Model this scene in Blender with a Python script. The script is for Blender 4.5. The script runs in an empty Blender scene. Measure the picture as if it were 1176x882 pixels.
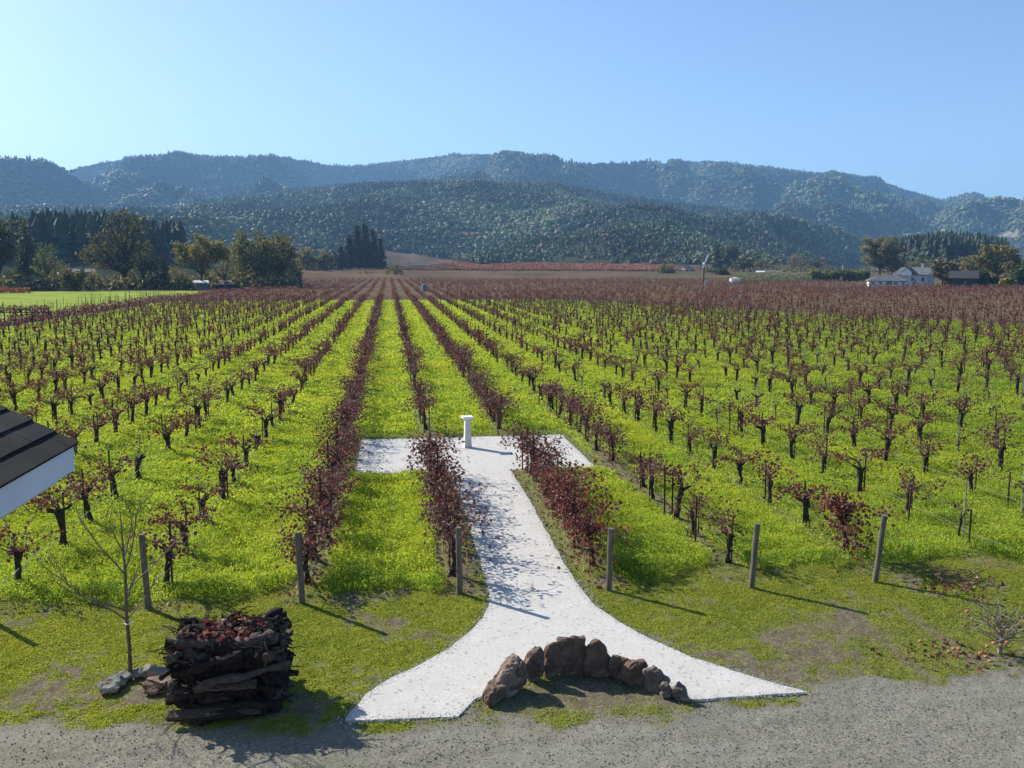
import bpy, bmesh, math, random
import numpy as np
from mathutils import Vector, Matrix, Euler
random.seed(7); rng = np.random.default_rng(7)
PI = math.pi
S = bpy.context.scene
COL = S.collection

# ------------------------------------------------------------------ camera, world, sun, exposure
F_PX, CAM_H, HORIZ, VPX = 1020.0, 6.6, 306.0, 446.0
PITCH = math.atan((441 - HORIZ) / F_PX)
YAW = math.atan((588 - VPX) / F_PX * math.cos(PITCH))
SUN_AZ, SUN_EL = 44.8, 32.0            # azimuth measured from +Y towards -X

cd = bpy.data.cameras.new('camera'); cam = bpy.data.objects.new('camera', cd); COL.objects.link(cam)
cd.sensor_fit = 'HORIZONTAL'; cd.sensor_width = 36.0; cd.lens = 36.0 * F_PX / 1176.0
cd.clip_start = 0.1; cd.clip_end = 30000
cam.location = (0, 0, CAM_H); cam.rotation_euler = (PI / 2 - PITCH, 0, -YAW)
S.camera = cam

w = bpy.data.worlds.new('World'); S.world = w; w.use_nodes = True
nt = w.node_tree
sky = nt.nodes.new('ShaderNodeTexSky'); sky.sky_type = 'NISHITA'; sky.sun_disc = False
sky.sun_elevation = math.radians(SUN_EL); sky.sun_rotation = math.radians(-SUN_AZ)
sky.altitude = 60; sky.air_density = 0.85; sky.dust_density = 0.65; sky.ozone_density = 4.0
bg = nt.nodes['Background']; bg.inputs['Strength'].default_value = 0.09
nt.links.new(sky.outputs[0], bg.inputs[0])

sd = bpy.data.lights.new('sun', 'SUN'); sun = bpy.data.objects.new('sun', sd); COL.objects.link(sun)
sd.energy = 4.8; sd.angle = math.radians(0.53); sd.color = (1.0, 0.94, 0.85)
az, el = math.radians(SUN_AZ), math.radians(SUN_EL)
sdir = Vector((-math.sin(az) * math.cos(el), math.cos(az) * math.cos(el), math.sin(el)))
sun.rotation_euler = sdir.to_track_quat('Z', 'Y').to_euler()
S.view_settings.view_transform = 'Standard'; S.view_settings.look = 'None'
S.view_settings.gamma = 1.0; S.view_settings.use_curve_mapping = False
S.view_settings.exposure = 1.0
S.render.engine = 'CYCLES'
try:
    S.cycles.max_bounces = 8; S.cycles.transparent_max_bounces = 8; S.cycles.volume_bounces = 0
except Exception: pass

# ------------------------------------------------------------------ measuring helpers
_F = np.array([math.sin(YAW) * math.cos(PITCH), math.cos(YAW) * math.cos(PITCH), -math.sin(PITCH)])
_R = np.array([math.cos(YAW), -math.sin(YAW), 0.0]); _U = np.cross(_R, _F)
def ray(x, y): return _F + (x - 588) / F_PX * _R + (441 - y) / F_PX * _U
def g(x, y, z=0.0):
    d = ray(x, y); t = (z - CAM_H) / d[2]
    return Vector((d[0] * t, d[1] * t, z))
def at_dist(x, y, r):
    d = ray(x, y); t = r / math.hypot(d[0], d[1]); return Vector((d[0] * t, d[1] * t, CAM_H + d[2] * t))
def proj(P):
    P = np.asarray(P, float) - np.array([0, 0, CAM_H])
    z = P @ _F; return 588 + F_PX * (P @ _R) / z, 441 - F_PX * (P @ _U) / z, z

_tab = rng.random((256, 256))
def vnoise(x, y):
    xi = np.floor(x).astype(int); yi = np.floor(y).astype(int); fx = x - xi; fy = y - yi
    fx = fx * fx * fx * (fx * (fx * 6 - 15) + 10); fy = fy * fy * fy * (fy * (fy * 6 - 15) + 10)
    a = _tab[xi & 255, yi & 255]; b = _tab[(xi + 1) & 255, yi & 255]
    c = _tab[xi & 255, (yi + 1) & 255]; d = _tab[(xi + 1) & 255, (yi + 1) & 255]
    return (a * (1 - fx) + b * fx) * (1 - fy) + (c * (1 - fx) + d * fx) * fy
def fbm(x, y, o=4):
    x = np.asarray(x, float); y = np.asarray(y, float); s = 0; a = .5; n = 0
    for i in range(o):
        s = s + a * vnoise(x * 1.0 + 17.3 * i, y + 9.1 * i); n += a; a *= .5; x = x * 2.03; y = y * 2.03
    return s / n
def sstep(a, b, x):
    t = np.clip((x - a) / (b - a), 0, 1); return t * t * (3 - 2 * t)

# ------------------------------------------------------------------ mesh helpers
class MB:
    """collects vertices and faces (any size), an optional tint per vertex and a material slot per face"""
    def __init__(s): s.v = []; s.f = []; s.m = []; s.t = []; s.n = 0
    def add(s, V, F, mat=0, tint=(1, 1, 1)):
        V = np.asarray(V, float).reshape(-1, 3); F = np.asarray(F, int)
        s.v.append(V); s.f.append(F + s.n); s.m.append(np.full(len(F), mat)); s.n += len(V)
        T = np.asarray(tint, float)
        s.t.append(np.tile(T, (len(V), 1)) if T.ndim == 1 else T)
    def tube(s, pts, rad, n=6, mat=0, tint=(1, 1, 1), cap=True, rough=0.0):
        pts = [Vector(p) for p in pts]; V = []; up = Vector((0.13, 0.31, 0.94)).normalized()
        for i, p in enumerate(pts):
            d = (pts[min(i + 1, len(pts) - 1)] - pts[max(i - 1, 0)])
            if d.length < 1e-9: d = Vector((0, 0, 1))
            d.normalize(); a = d.cross(up)
            if a.length < .2: a = d.cross(Vector((1, 0, 0)))
            a.normalize(); b = d.cross(a); r = rad[i] if hasattr(rad, '__len__') else rad
            for k in range(n):
                q = 2 * PI * k / n; rr = r * (1 + rough * random.uniform(-1, 1))
                V.append(p + a * (math.cos(q) * rr) + b * (math.sin(q) * rr))
        L = len(pts)
        Fq = [(i * n + k, i * n + (k + 1) % n, (i + 1) * n + (k + 1) % n, (i + 1) * n + k) for i in range(L - 1) for k in range(n)]
        V += [pts[0], pts[-1]] if cap else []
        s.add(V, Fq, mat, tint)
        if cap:
            base = s.n - len(V); o = L * n
            Ft = [(base + o, base + (k + 1) % n, base + k) for k in range(n)] + [(base + o + 1, base + (L - 1) * n + k, base + (L - 1) * n + (k + 1) % n) for k in range(n)]
            s.f.append(np.asarray(Ft, int)); s.m.append(np.full(len(Ft), mat))
    def box(s, c, d, mat=0, tint=(1, 1, 1), R=None):
        V = np.array([(x, y, z) for x in (-.5, .5) for y in (-.5, .5) for z in (-.5, .5)]) * np.array(d)
        if R is not None: V = V @ np.array(R.to_3x3()).T
        s.add(V + np.array(c), [(0, 1, 3, 2), (4, 6, 7, 5), (0, 4, 5, 1), (2, 3, 7, 6), (0, 2, 6, 4), (1, 5, 7, 3)], mat, tint)
    def build(s, name, mats, parent=None, smooth=False, link=True):
        me = bpy.data.meshes.new(name)
        V = np.concatenate(s.v) if s.v else np.zeros((0, 3)); me.vertices.add(len(V)); me.vertices.foreach_set('co', V.ravel())
        sizes = np.concatenate([np.full(len(f), f.shape[1]) for f in s.f]); loops = np.concatenate([f.ravel() for f in s.f])
        me.loops.add(len(loops)); me.loops.foreach_set('vertex_index', loops.astype(np.int32))
        me.polygons.add(len(sizes)); st = np.concatenate([[0], np.cumsum(sizes)[:-1]])
        me.polygons.foreach_set('loop_start', st.astype(np.int32)); me.polygons.foreach_set('loop_total', sizes.astype(np.int32))
        me.polygons.foreach_set('material_index', np.concatenate(s.m).astype(np.int32))
        me.polygons.foreach_set('use_smooth', np.full(len(sizes), bool(smooth)))
        at = me.color_attributes.new('tint', 'FLOAT_COLOR', 'POINT')
        T = np.concatenate(s.t); at.data.foreach_set('color', np.hstack([T, np.ones((len(T), 1))]).ravel())
        me.update(calc_edges=True)
        if not isinstance(mats, (list, tuple)): mats = [mats]
        for m in mats: me.materials.append(m)
        o = bpy.data.objects.new(name, me)
        if link: COL.objects.link(o)
        if parent: o.parent = parent
        return o

def tag(o, label=None, cat=None, group=None, kind=None):
    if label: o['label'] = label
    if cat: o['category'] = cat
    if group: o['group'] = group
    if kind: o['kind'] = kind
    return o
def thing(name, label, cat, loc=(0, 0, 0), rz=0, group=None):
    o = bpy.data.objects.new(name, None); COL.objects.link(o); o.location = loc; o.rotation_euler = (0, 0, rz)
    o.empty_display_size = .2
    return tag(o, label, cat, group)
def dup(root, loc, rz=0, sc=1.0):
    r = root.copy(); COL.objects.link(r); r.location = loc; r.rotation_euler = (0, 0, rz); r.scale = (sc, sc, sc)
    for ch in list(root.children):
        c = ch.copy(); COL.objects.link(c); c.parent = r
        for q in ch.children:
            d = q.copy(); COL.objects.link(d); d.parent = c
    return r
def remove_tree(o):
    for c in list(o.children): bpy.data.objects.remove(c)
    bpy.data.objects.remove(o)
ORD = ['first', 'second', 'third', 'fourth', 'fifth', 'sixth', 'seventh', 'eighth', 'ninth', 'tenth', 'eleventh', 'twelfth', 'thirteenth',
       'fourteenth', 'fifteenth', 'sixteenth', 'seventeenth', 'eighteenth', 'nineteenth', 'twentieth'] + \
      ['twenty-' + x for x in ('first', 'second', 'third', 'fourth', 'fifth', 'sixth', 'seventh', 'eighth', 'ninth')] + ['thirtieth'] + \
      ['thirty-' + x for x in ('first', 'second', 'third', 'fourth', 'fifth', 'sixth', 'seventh', 'eighth', 'ninth')]

# ------------------------------------------------------------------ materials
class NT:
    def __init__(s, name):
        s.m = bpy.data.materials.new(name); s.m.use_nodes = True; s.t = s.m.node_tree; s.t.nodes.clear()
        s.out = s.new('ShaderNodeOutputMaterial')
    def new(s, k, **kw):
        n = s.t.nodes.new(k)
        for a, b in kw.items(): setattr(n, a, b)
        return n
    def link(s, a, b): s.t.links.new(a, b)
    def val(s, sock, v):
        if isinstance(v, (int, float, tuple)): sock.default_value = v
        else: s.link(v, sock)
    def math(s, op, a, b=0.0, c=None, clamp=False):
        n = s.new('ShaderNodeMath', operation=op, use_clamp=clamp); s.val(n.inputs[0], a); s.val(n.inputs[1], b)
        if c is not None: s.val(n.inputs[2], c)
        return n.outputs[0]
    def step(s, a, b, x):
        n = s.new('ShaderNodeMapRange', interpolation_type='SMOOTHSTEP'); s.val(n.inputs[0], x); s.val(n.inputs[1], a); s.val(n.inputs[2], b)
        return n.outputs[0]
    def mix(s, f, a, b, mode='MIX'):
        n = s.new('ShaderNodeMix', data_type='RGBA', blend_type=mode); s.val(n.inputs[0], f)
        for k, v in ((6, a), (7, b)):
            if isinstance(v, tuple): v = (v + (1,))[:4]
            s.val(n.inputs[k], v)
        return n.outputs[2]
    def pos(s):
        return s.new('ShaderNodeNewGeometry').outputs['Position']
    def obj(s): return s.new('ShaderNodeTexCoord').outputs['Object']
    def noise(s, v, scale, detail=4, rough=.55, stretch=None):
        if stretch:
            mp = s.new('ShaderNodeMapping'); s.link(v, mp.inputs[0]); mp.inputs['Scale'].default_value = stretch; v = mp.outputs[0]
        n = s.new('ShaderNodeTexNoise'); s.link(v, n.inputs['Vector']); n.inputs['Scale'].default_value = scale
        n.inputs['Detail'].default_value = detail; n.inputs['Roughness'].default_value = rough; return n.outputs[0]
    def voro(s, v, scale, out='Color', feature='F1'):
        n = s.new('ShaderNodeTexVoronoi', feature=feature); s.link(v, n.inputs['Vector']); n.inputs['Scale'].default_value = scale; return n.outputs[out]
    def attr(s, name='tint'): return s.new('ShaderNodeAttribute', attribute_name=name).outputs['Color']
    def bump(s, h, strength, dist):
        n = s.new('ShaderNodeBump'); s.link(h, n.inputs['Height']); n.inputs['Strength'].default_value = strength; n.inputs['Distance'].default_value = dist
        return n.outputs[0]
    def bsdf(s, col, rough=.9, spec=.2, normal=None, metal=0.0):
        b = s.new('ShaderNodeBsdfPrincipled'); s.val(b.inputs['Base Color'], (col + (1,)) if isinstance(col, tuple) else col)
        s.val(b.inputs['Roughness'], rough); b.inputs['Specular IOR Level'].default_value = spec; b.inputs['Metallic'].default_value = metal
        if normal is not None: s.link(normal, b.inputs['Normal'])
        return b.outputs[0]
    def done(s, sh): s.link(sh, s.out.inputs['Surface']); return s.m

def mat_simple(name, col, var=.25, scale=6.0, rough=.85, bump=.4, dist=.02, spec=.2, stretch=None, metal=0.0, use_tint=False):
    n = NT(name); p = n.obj(); a = n.noise(p, scale, 5, .6, stretch); lo = tuple(c * (1 - var) for c in col); hi = tuple(min(1, c * (1 + var)) for c in col)
    c = n.mix(n.step(.3, .7, a), lo, hi)
    if use_tint: c = n.mix(1.0, c, n.attr(), 'MULTIPLY')
    return n.done(n.bsdf(c, rough, spec, n.bump(a, bump, dist), metal))
def mat_leaf(name, col, trans=.45, var=.0, use_tint=True, rough=.6, tcol=None, spec=.25):
    n = NT(name)
    c = n.mix(1.0, col, n.attr(), 'MULTIPLY') if use_tint else n.mix(0.0, col, col)
    b = n.bsdf(c, rough, spec); t = n.new('ShaderNodeBsdfTranslucent')
    n.link(n.mix(1.0, c, tcol or (1.2, 1.15, .6), 'MULTIPLY'), t.inputs[0])
    mx = n.new('ShaderNodeMixShader'); mx.inputs[0].default_value = trans; n.link(b, mx.inputs[1]); n.link(t.outputs[0], mx.inputs[2])
    return n.done(mx.outputs[0])

M = {}
M['bark'] = mat_simple('vine_bark', (.045, .036, .03), .5, 18, .95, .9, .02)
M['cane'] = mat_simple('cane_wood', (.14, .085, .06), .4, 12, .8, .3, .004)
M['bare_cane'] = mat_simple('pale_cane_wood', (.17, .13, .10), .3, 12, .8, .3, .004)
M['vleaf'] = mat_leaf('grape_leaf', (1, 1, 1), .25, tcol=(1.4, .75, .65))
M['stake'] = mat_simple('rusty_stake', (.05, .03, .024), .4, 20, .85, .3, .004)
M['stake_pale'] = mat_simple('grey_stake', (.25, .24, .22), .3, 10, .8, .3, .004)
M['post'] = mat_simple('weathered_post', (.145, .125, .10), .35, 7, .95, .8, .012, stretch=(6, 6, .5))
M['wire'] = mat_simple('drip_hose', (.16, .155, .14), .2, 2, .5, .1, .002, .5)
M['log'] = mat_simple('charred_log', (.024, .019, .017), .6, 9, .95, .9, .03, stretch=(1, 5, 5))
M['log_cut'] = mat_simple('log_grey', (.085, .07, .06), .5, 9, .95, .9, .03, stretch=(1, 5, 5))
M['crop'] = mat_leaf('cover_crop_leaf', (1, 1, 1), .5, tcol=(1.3, 1.2, .5), spec=.15)
M['flower'] = mat_leaf('mustard_petal', (.75, .66, .03), .4, use_tint=False, tcol=(1, 1, .6), spec=.1)
M['tree_bark'] = mat_simple('tree_bark', (.06, .05, .042), .4, .8, .95, .6, .1)
M['tree_leaf'] = mat_leaf('tree_leaf', (1, 1, 1), .3, tcol=(1.3, 1.3, .5), spec=.15)
M['white'] = mat_simple('white_paint', (.74, .74, .72), .06, 3, .6, .1, .004)
M['greywhite'] = mat_simple('fascia_paint', (.62, .66, .74), .05, 2.5, .6, .15, .004, stretch=(4, .6, .4))
M['roofgrey'] = mat_simple('grey_roofing', (.12, .125, .135), .3, 1.5, .9, .3, .03)
M['roofdark'] = mat_simple('dark_roofing', (.05, .045, .045), .3, 1.5, .9, .3, .03)
M['tile'] = mat_simple('tan_tile', (.38, .2, .12), .25, 1.2, .9, .3, .03)
M['wallcream'] = mat_simple('cream_wall', (.55, .50, .42), .1, 1.0, .9, .1, .01)
M['glass'] = mat_simple('window_glass', (.03, .035, .045), .2, 1.0, .15, 0, .001, .5)
M['steel'] = mat_simple('grey_steel', (.45, .46, .47), .1, 1.0, .45, .05, .002, .5, metal=.4)
M['stone_ped'] = mat_simple('cast_stone', (.60, .585, .54), .12, 14, .9, .3, .004)
M['rust_rock'] = None
def mat_rock(name, a, b, lich):
    n = NT(name); p = n.obj(); f = n.noise(p, 5, 6, .65); f2 = n.noise(p, 30, 4, .6); f3 = n.noise(p, 2.2, 3)
    c = n.mix(n.step(.35, .65, f), a, b); c = n.mix(n.math('MULTIPLY', n.step(.52, .62, f3), .6), c, lich)
    c = n.mix(n.math('MULTIPLY', n.step(.55, .7, f2), .5), c, tuple(x * .45 for x in a))
    h = n.math('ADD', f, n.math('MULTIPLY', f2, .35))
    return n.done(n.bsdf(c, .92, .2, n.bump(h, .9, .035)))
M['rock'] = mat_rock('stone_reddish', (.11, .072, .052), (.19, .125, .092), (.25, .20, .155))
M['rock_pale'] = mat_rock('stone_tan', (.19, .135, .10), (.28, .21, .155), (.34, .29, .23))
M['rock_grey2'] = mat_rock('stone_grey_pale', (.14, .14, .125), (.25, .25, .23), (.32, .32, .28))
M['rock_grey'] = mat_rock('stone_brown_grey', (.12, .10, .085), (.20, .165, .135), (.27, .24, .20))
def mat_shingle():
    n = NT('roof_shingle'); p = n.obj(); f = n.noise(p, 2.2, 5, .6, (1, 1, 1)); f2 = n.noise(p, 60, 3)
    c = n.mix(n.step(.35, .7, f), (.007, .0075, .008), (.018, .019, .02)); c = n.mix(n.math('MULTIPLY', n.step(.45, .7, f2), .5), c, (.03, .032, .034)); c = n.mix(n.math('MULTIPLY', n.step(.62, .75, f), .5), c, (.045, .048, .048))
    return n.done(n.bsdf(c, .9, .12, n.bump(f2, .5, .004)))
M['shingle'] = mat_shingle()

# ground: attribute 'zone' R short grass, G driveway gravel, B cover crop ; far fields by place
def mat_ground():
    n = NT('ground_mix'); p = n.pos(); z = n.new('ShaderNodeSeparateColor'); n.link(n.attr('zone'), z.inputs[0])
    sx = n.new('ShaderNodeSeparateXYZ'); n.link(p, sx.inputs[0]); X, Y = sx.outputs[0], sx.outputs[1]
    fine = n.noise(p, 28, 5, .7); med = n.noise(p, 4.0, 5, .6); big = n.noise(p, .6, 4, .6)
    soil = n.mix(n.step(.3, .7, med), (.11, .085, .062), (.20, .165, .125)); soil = n.mix(n.step(.35, .65, fine), n.mix(.6, soil, (.045, .038, .03)), soil); vs = n.new('ShaderNodeSeparateColor'); n.link(n.voro(p, 30), vs.inputs[0]); soil = n.mix(n.math('MULTIPLY', n.step(.8, .9, vs.outputs[0]), .6), soil, (.26, .23, .18)); soil = n.mix(n.math('MULTIPLY', n.step(.45, .6, n.noise(p, 14, 4, .7)), .5), soil, (.12, .125, .04))
    # gravel
    vc = n.new('ShaderNodeSeparateColor'); n.link(n.voro(p, 42), vc.inputs[0]); vg = n.step(0, 1, vc.outputs[0])
    vc2 = n.new('ShaderNodeSeparateColor'); n.link(n.voro(p, 95), vc2.inputs[0])
    gcol = n.mix(vg, (.10, .094, .075), (.26, .245, .20)); gcol = n.mix(n.math('MULTIPLY', vc2.outputs[1], .4), gcol, (.26, .25, .215))
    gcol = n.mix(n.math('MULTIPLY', n.step(.4, .7, big), .45), gcol, (.15, .15, .105))
    gcol = n.mix(n.math('MULTIPLY', n.step(.45, .6, n.noise(p, 1.1, 5, .6, (.22, 1.3, 1))), .45), gcol, (.24, .235, .195)); gcol = n.mix(n.math('MULTIPLY', n.step(.52, .7, n.noise(p, .8, 4, .6, (.3, 1.1, 1))), .4), gcol, (.10, .10, .075)); gcol = n.mix(n.math('MULTIPLY', n.step(.5, .75, med), .3), gcol, (.12, .112, .092))
    grass = n.mix(n.step(.35, .65, med), (.12, .155, .024), (.21, .24, .04)); grass = n.mix(n.math('MULTIPLY', n.step(.45, .7, fine), .6), grass, (.05, .07, .015))
    crop = n.mix(n.step(.35, .65, med), (.17, .22, .026), (.28, .33, .035)); crop = n.mix(n.step(.5, .75, fine), crop, (.36, .38, .03))
    c = n.mix(z.outputs[1], soil, gcol); c = n.mix(z.outputs[0], c, grass); c = n.mix(z.outputs[2], c, crop)
    # far fields
    jit = n.math('MULTIPLY', n.math('SUBTRACT', n.noise(p, .05, 3), .5), 14.0)
    Yj = n.math('ADD', Y, jit)
    # main field: bare brown vineyard beyond the crop, boundary nearer on the right
    bound = n.math('MINIMUM', 172.0, n.math('SUBTRACT', 236.0, n.math('MULTIPLY', X, 2.05)))
    bound = n.math('MAXIMUM', bound, 60.0)
    far = n.step(-3.0, 3.0, n.math('SUBTRACT', Y, bound))
    band = n.noise(p, .018, 4, .6, (.35, 1.6, 1)); band2 = n.noise(p, .5, 4, .6)
    fc = n.mix(n.step(.38, .62, band), (.10, .066, .042), (.155, .108, .068)); fc = n.mix(n.math('MULTIPLY', n.step(.42, .62, band2), .7), fc, (.07, .045, .03)); fc = n.mix(n.math('MULTIPLY', n.step(.5, .6, n.noise(p, 1.5, 4, .7, (1, .15, 1))), .5), fc, (.13, .12, .05))
    c = n.mix(far, c, fc)
    # green meadow on the left with a bare track beside the vines
    left = n.step(-41.0, -42.0, X); mead = n.mix(n.step(.35, .65, n.noise(p, .12, 5, .6)), (.17, .225, .028), (.25, .31, .042))
    mead = n.mix(n.math('MULTIPLY', n.step(.5, .8, fine), .3), mead, (.07, .10, .02))
    mead = n.mix(n.step(249.0, 256.0, n.math('ADD', Y, n.math('MULTIPLY', jit, .3))), mead, n.mix(n.step(.4, .6, band2), (.04, .035, .02), (.085, .078, .035)))
    c = n.mix(left, c, mead)
    trk = n.math('MULTIPLY', n.step(-45.5, -44.0, X), n.step(-40.4, -41.4, X)); c = n.mix(trk, c, n.mix(n.step(.4, .6, med), (.07, .045, .04), (.13, .09, .08)))
    h = n.math('ADD', n.math('MULTIPLY', fine, .6), n.math('MULTIPLY', n.math('MULTIPLY', vg, z.outputs[1]), .6))
    return n.done(n.bsdf(c, 1.0, .02, n.bump(h, .7, .02)))
M['ground'] = mat_ground()
def mat_path():
    n = NT('white_gravel'); p = n.pos(); a = n.noise(p, 55, 4, .75); b = n.noise(p, 1.6, 4, .6); vc = n.new('ShaderNodeSeparateColor'); n.link(n.voro(p, 60), vc.inputs[0])
    c = n.mix(vc.outputs[0], (.44, .425, .395), (.60, .585, .55)); c = n.mix(n.math('MULTIPLY', n.step(.55, .75, a), .35), c, (.34, .325, .30))
    c = n.mix(n.math('MULTIPLY', n.step(.35, .7, b), .45), c, (.44, .415, .37)); c = n.mix(n.math('MULTIPLY', n.step(.60, .72, n.noise(p, 9, 5, .7)), .5), c, (.34, .31, .26)); vd = n.new('ShaderNodeSeparateColor'); n.link(n.voro(p, 22), vd.inputs[0]); c = n.mix(n.math('MULTIPLY', n.step(.95, .97, vd.outputs[1]), .5), c, (.22, .18, .14))
    return n.done(n.bsdf(c, .95, .1, n.bump(vc.outputs[0], .6, .01)))
M['path'] = mat_path()
M['hill'] = (lambda n: n.done(n.bsdf(n.mix(n.math('MULTIPLY', n.step(.35, .65, n.noise(n.pos(), .03, 6, .65)), .5), n.attr(), (.03, .04, .022)), 1.0, .0)))(NT('hillside_soil'))
M['forest'] = mat_leaf('forest_foliage', (1, 1, 1), .12, tcol=(1.2, 1.2, .6), spec=.1)

# ------------------------------------------------------------------ layout constants
ROW0, ROWS, YF = 1.33, 3.03, 17.4
def rowx(k): return ROW0 + ROWS * k
def brown_start(X): return max(60.0, min(172.0, 236.0 - 2.05 * X))
PLAT = (-1.15, 6.68, 28.2, 34.0)
path_px = [(525, 823), (395, 828), (408, 812), (420, 797), (450, 778), (478, 766), (515, 745), (537, 728), (553, 711), (561, 697), (563, 680)]
left_edge = [g(*q) for q in path_px]
left_edge += [Vector((1.93, 20.5, 0)), Vector((1.93, 24, 0)), Vector((1.9, 28.2, 0)), Vector((PLAT[0], PLAT[2], 0)), Vector((PLAT[0], PLAT[3], 0))]
right_px = [(650, 650), (664, 672), (682, 694), (708, 713), (745, 733), (800, 757), (860, 776), (927, 795), (790, 804), (776, 800)]
right_edge = [Vector((PLAT[1], PLAT[3], 0)), Vector((PLAT[1], PLAT[2], 0)), Vector((3.85, 28.2, 0)), Vector((3.86, 24, 0))] + [g(*q) for q in right_px]
arc_in = [g(775, 790), g(745, 776), g(700, 766), g(650, 765), g(620, 771), g(590, 784), g(560, 797), g(545, 803)]
PATH = [Vector((p.x, p.y)) for p in left_edge + right_edge + arc_in]
def in_poly(x, y, poly):
    x = np.asarray(x); y = np.asarray(y); ins = np.zeros(x.shape, bool); n = len(poly)
    for i in range(n):
        a, b = poly[i], poly[(i + 1) % n]
        if a[1] == b[1]: continue
        c = ((a[1] > y) != (b[1] > y)) & (x < (b[0] - a[0]) * (y - a[1]) / (b[1] - a[1]) + a[0]); ins ^= c
    return ins
def dist_poly(x, y, poly):
    x = np.asarray(x, float); y = np.asarray(y, float); D = np.full(x.shape, 1e9); n = len(poly)
    for i in range(n):
        a, b = poly[i], poly[(i + 1) % n]; dx, dy = b[0] - a[0], b[1] - a[1]; L = dx * dx + dy * dy + 1e-12
        t = np.clip(((x - a[0]) * dx + (y - a[1]) * dy) / L, 0, 1); D = np.minimum(D, np.hypot(x - a[0] - t * dx, y - a[1] - t * dy))
    return D

drive_px = [(-200, 830), (0, 822), (120, 826), (250, 838), (395, 834), (525, 824), (600, 822), (700, 822), (800, 806), (927, 797), (1050, 778), (1176, 772), (1400, 770)]
dpts = np.array([[g(*q).x, g(*q).y] for q in drive_px])
def masks(x, y):
    """short grass, gravel, crop fractions at ground points"""
    x = np.asarray(x, float); y = np.asarray(y, float)
    inp = in_poly(x, y, PATH); dp = np.where(inp, 0, np.where(y < 40, dist_poly(x, y, PATH), 99))
    yd = np.interp(x, dpts[:, 0], dpts[:, 1]); n1 = fbm(x * 1.3, y * 1.3, 5); n2 = fbm(x * .45 + 40, y * .45, 4)
    right = sstep(3.5, 7.0, x)
    grav = sstep(.35, -.45, (y - yd) + (n1 - .5) * (1.1 + 1.3 * right) - right * .2)
    edge = YF + .45 + (fbm(x * .9 + 5, y * 0 + 3.3, 3) - .5) * 1.5
    crop = sstep(-.1, .25, y - edge)
    k = np.round((x - ROW0) / ROWS); dx = np.abs(x - rowx(k)) + (n1 - .5) * .5
    strong = np.where((k >= -1) & (k <= 2), 1.0, np.where((k == 3), .8, .35)) * sstep(70, 30, y)
    crop = crop * (1 - strong * sstep(.48, .22, dx))
    crop = crop * sstep(.25, .5, dp + (n1 - .5) * .25)
    crop = np.where((x > PLAT[0] - .3) & (x < PLAT[1] + .3) & (y > 34) & (y < 34.9 + n1), crop * .15, crop)
    crop = np.where((x > 3.8) & (x < 4.6) & (y < 29), crop * .3, crop)
    n3 = fbm(x * 6 + 3, y * 6, 3); gr = sstep(.40, .56, n1 * .45 + n2 * .25 + n3 * .28 + .09 * sstep(13.0, 15.5, y)) * (1 - .35 * right * sstep(16.3, 13.5, y))
    for cx, cy, r in ((8.2, 14.6, .8), (7.6, 14.9, .5)):      # straw-dry patch right of the path
        gr = gr * (1 - .8 * np.exp(-((x - cx) ** 2 + (y - cy) ** 2 * 3) / r ** 2))
    for x0 in (8.65, 9.75):                                   # two worn wheel tracks at the right
        gr = gr * (1 - .85 * np.exp(-((x - x0 - (y - 14.5) * .05) / .16) ** 2) * sstep(16.2, 15.2, y))
    arc = np.exp(-(((x - 3.0) / 1.6) ** 2 + ((y - 12.9) / .75) ** 2) ** 2); gr = gr * (1 - .95 * arc)
    gr = gr * (1 - .9 * np.exp(-(((x + 4.3) / .5) ** 2 + ((y - 14.3) / .3) ** 2)))
    gr = np.where(y > 17.2, gr * np.where(dx < .5, .45, .8), gr)
    gr = gr * sstep(.75, .2, grav); gr = np.where(inp, 0, gr)
    return np.clip(gr, 0, 1), np.clip(grav, 0, 1), np.clip(crop, 0, 1), inp

def ground_z(x, y):
    k = np.round((x - ROW0) / ROWS); dx = np.abs(x - rowx(k))
    z = .03 * (fbm(x * .8, y * .8, 3) - .5) + .035 * (fbm(x * 6, y * 6, 3) - .5) * 1.0
    z = z + .05 * np.exp(-(dx / .35) ** 2) * sstep(17.2, 17.8, y)
    fade = sstep(60, 40, y) * sstep(-16, -14, x) * sstep(26, 24, x)
    return z * fade - .025 - np.where(y < 36, np.where(in_poly(x, y, PATH), .03, 0), 0)

# ------------------------------------------------------------------ ground sheet
def axis(fine0, fine1, step, lo, hi, grow=1.09, extra=()):
    a = list(np.arange(fine0, fine1, step)); s = step; v = a[-1]
    while v < hi: s *= grow; v += s; a.append(min(v, hi))
    s = step; v = a[0]
    while v > lo: s *= grow; v -= s; a.insert(0, max(v, lo))
    return np.array(sorted(set(a)))
def grid_obj(name, xs, ys, zf, mat, attrname=None, attrf=None):
    X, Y = np.meshgrid(xs, ys); Z = zf(X, Y); V = np.stack([X, Y, Z], -1).reshape(-1, 3); nx, ny = len(xs), len(ys)
    i = (np.arange(ny - 1)[:, None] * nx + np.arange(nx - 1)[None, :]).ravel()
    mb = MB(); mb.add(V, np.stack([i, i + 1, i + nx + 1, i + nx], -1)); o = mb.build(name, mat, smooth=True)
    if attrname:
        at = o.data.color_attributes.new(attrname, 'FLOAT_COLOR', 'POINT'); at.data.foreach_set('color', attrf(X.ravel(), Y.ravel()).ravel())
    return o
xs = axis(-9, 15, .07, -6200, 6200); ys = axis(9, 38, .07, -3500, 6200, 1.08)
def zone(x, y):
    a, b, c, i = masks(x, y); return np.stack([a, b, c, np.ones_like(a)], -1)
ground = grid_obj('ground', xs, ys, ground_z, M['ground'], 'zone', zone); tag(ground, kind='structure')

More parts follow.
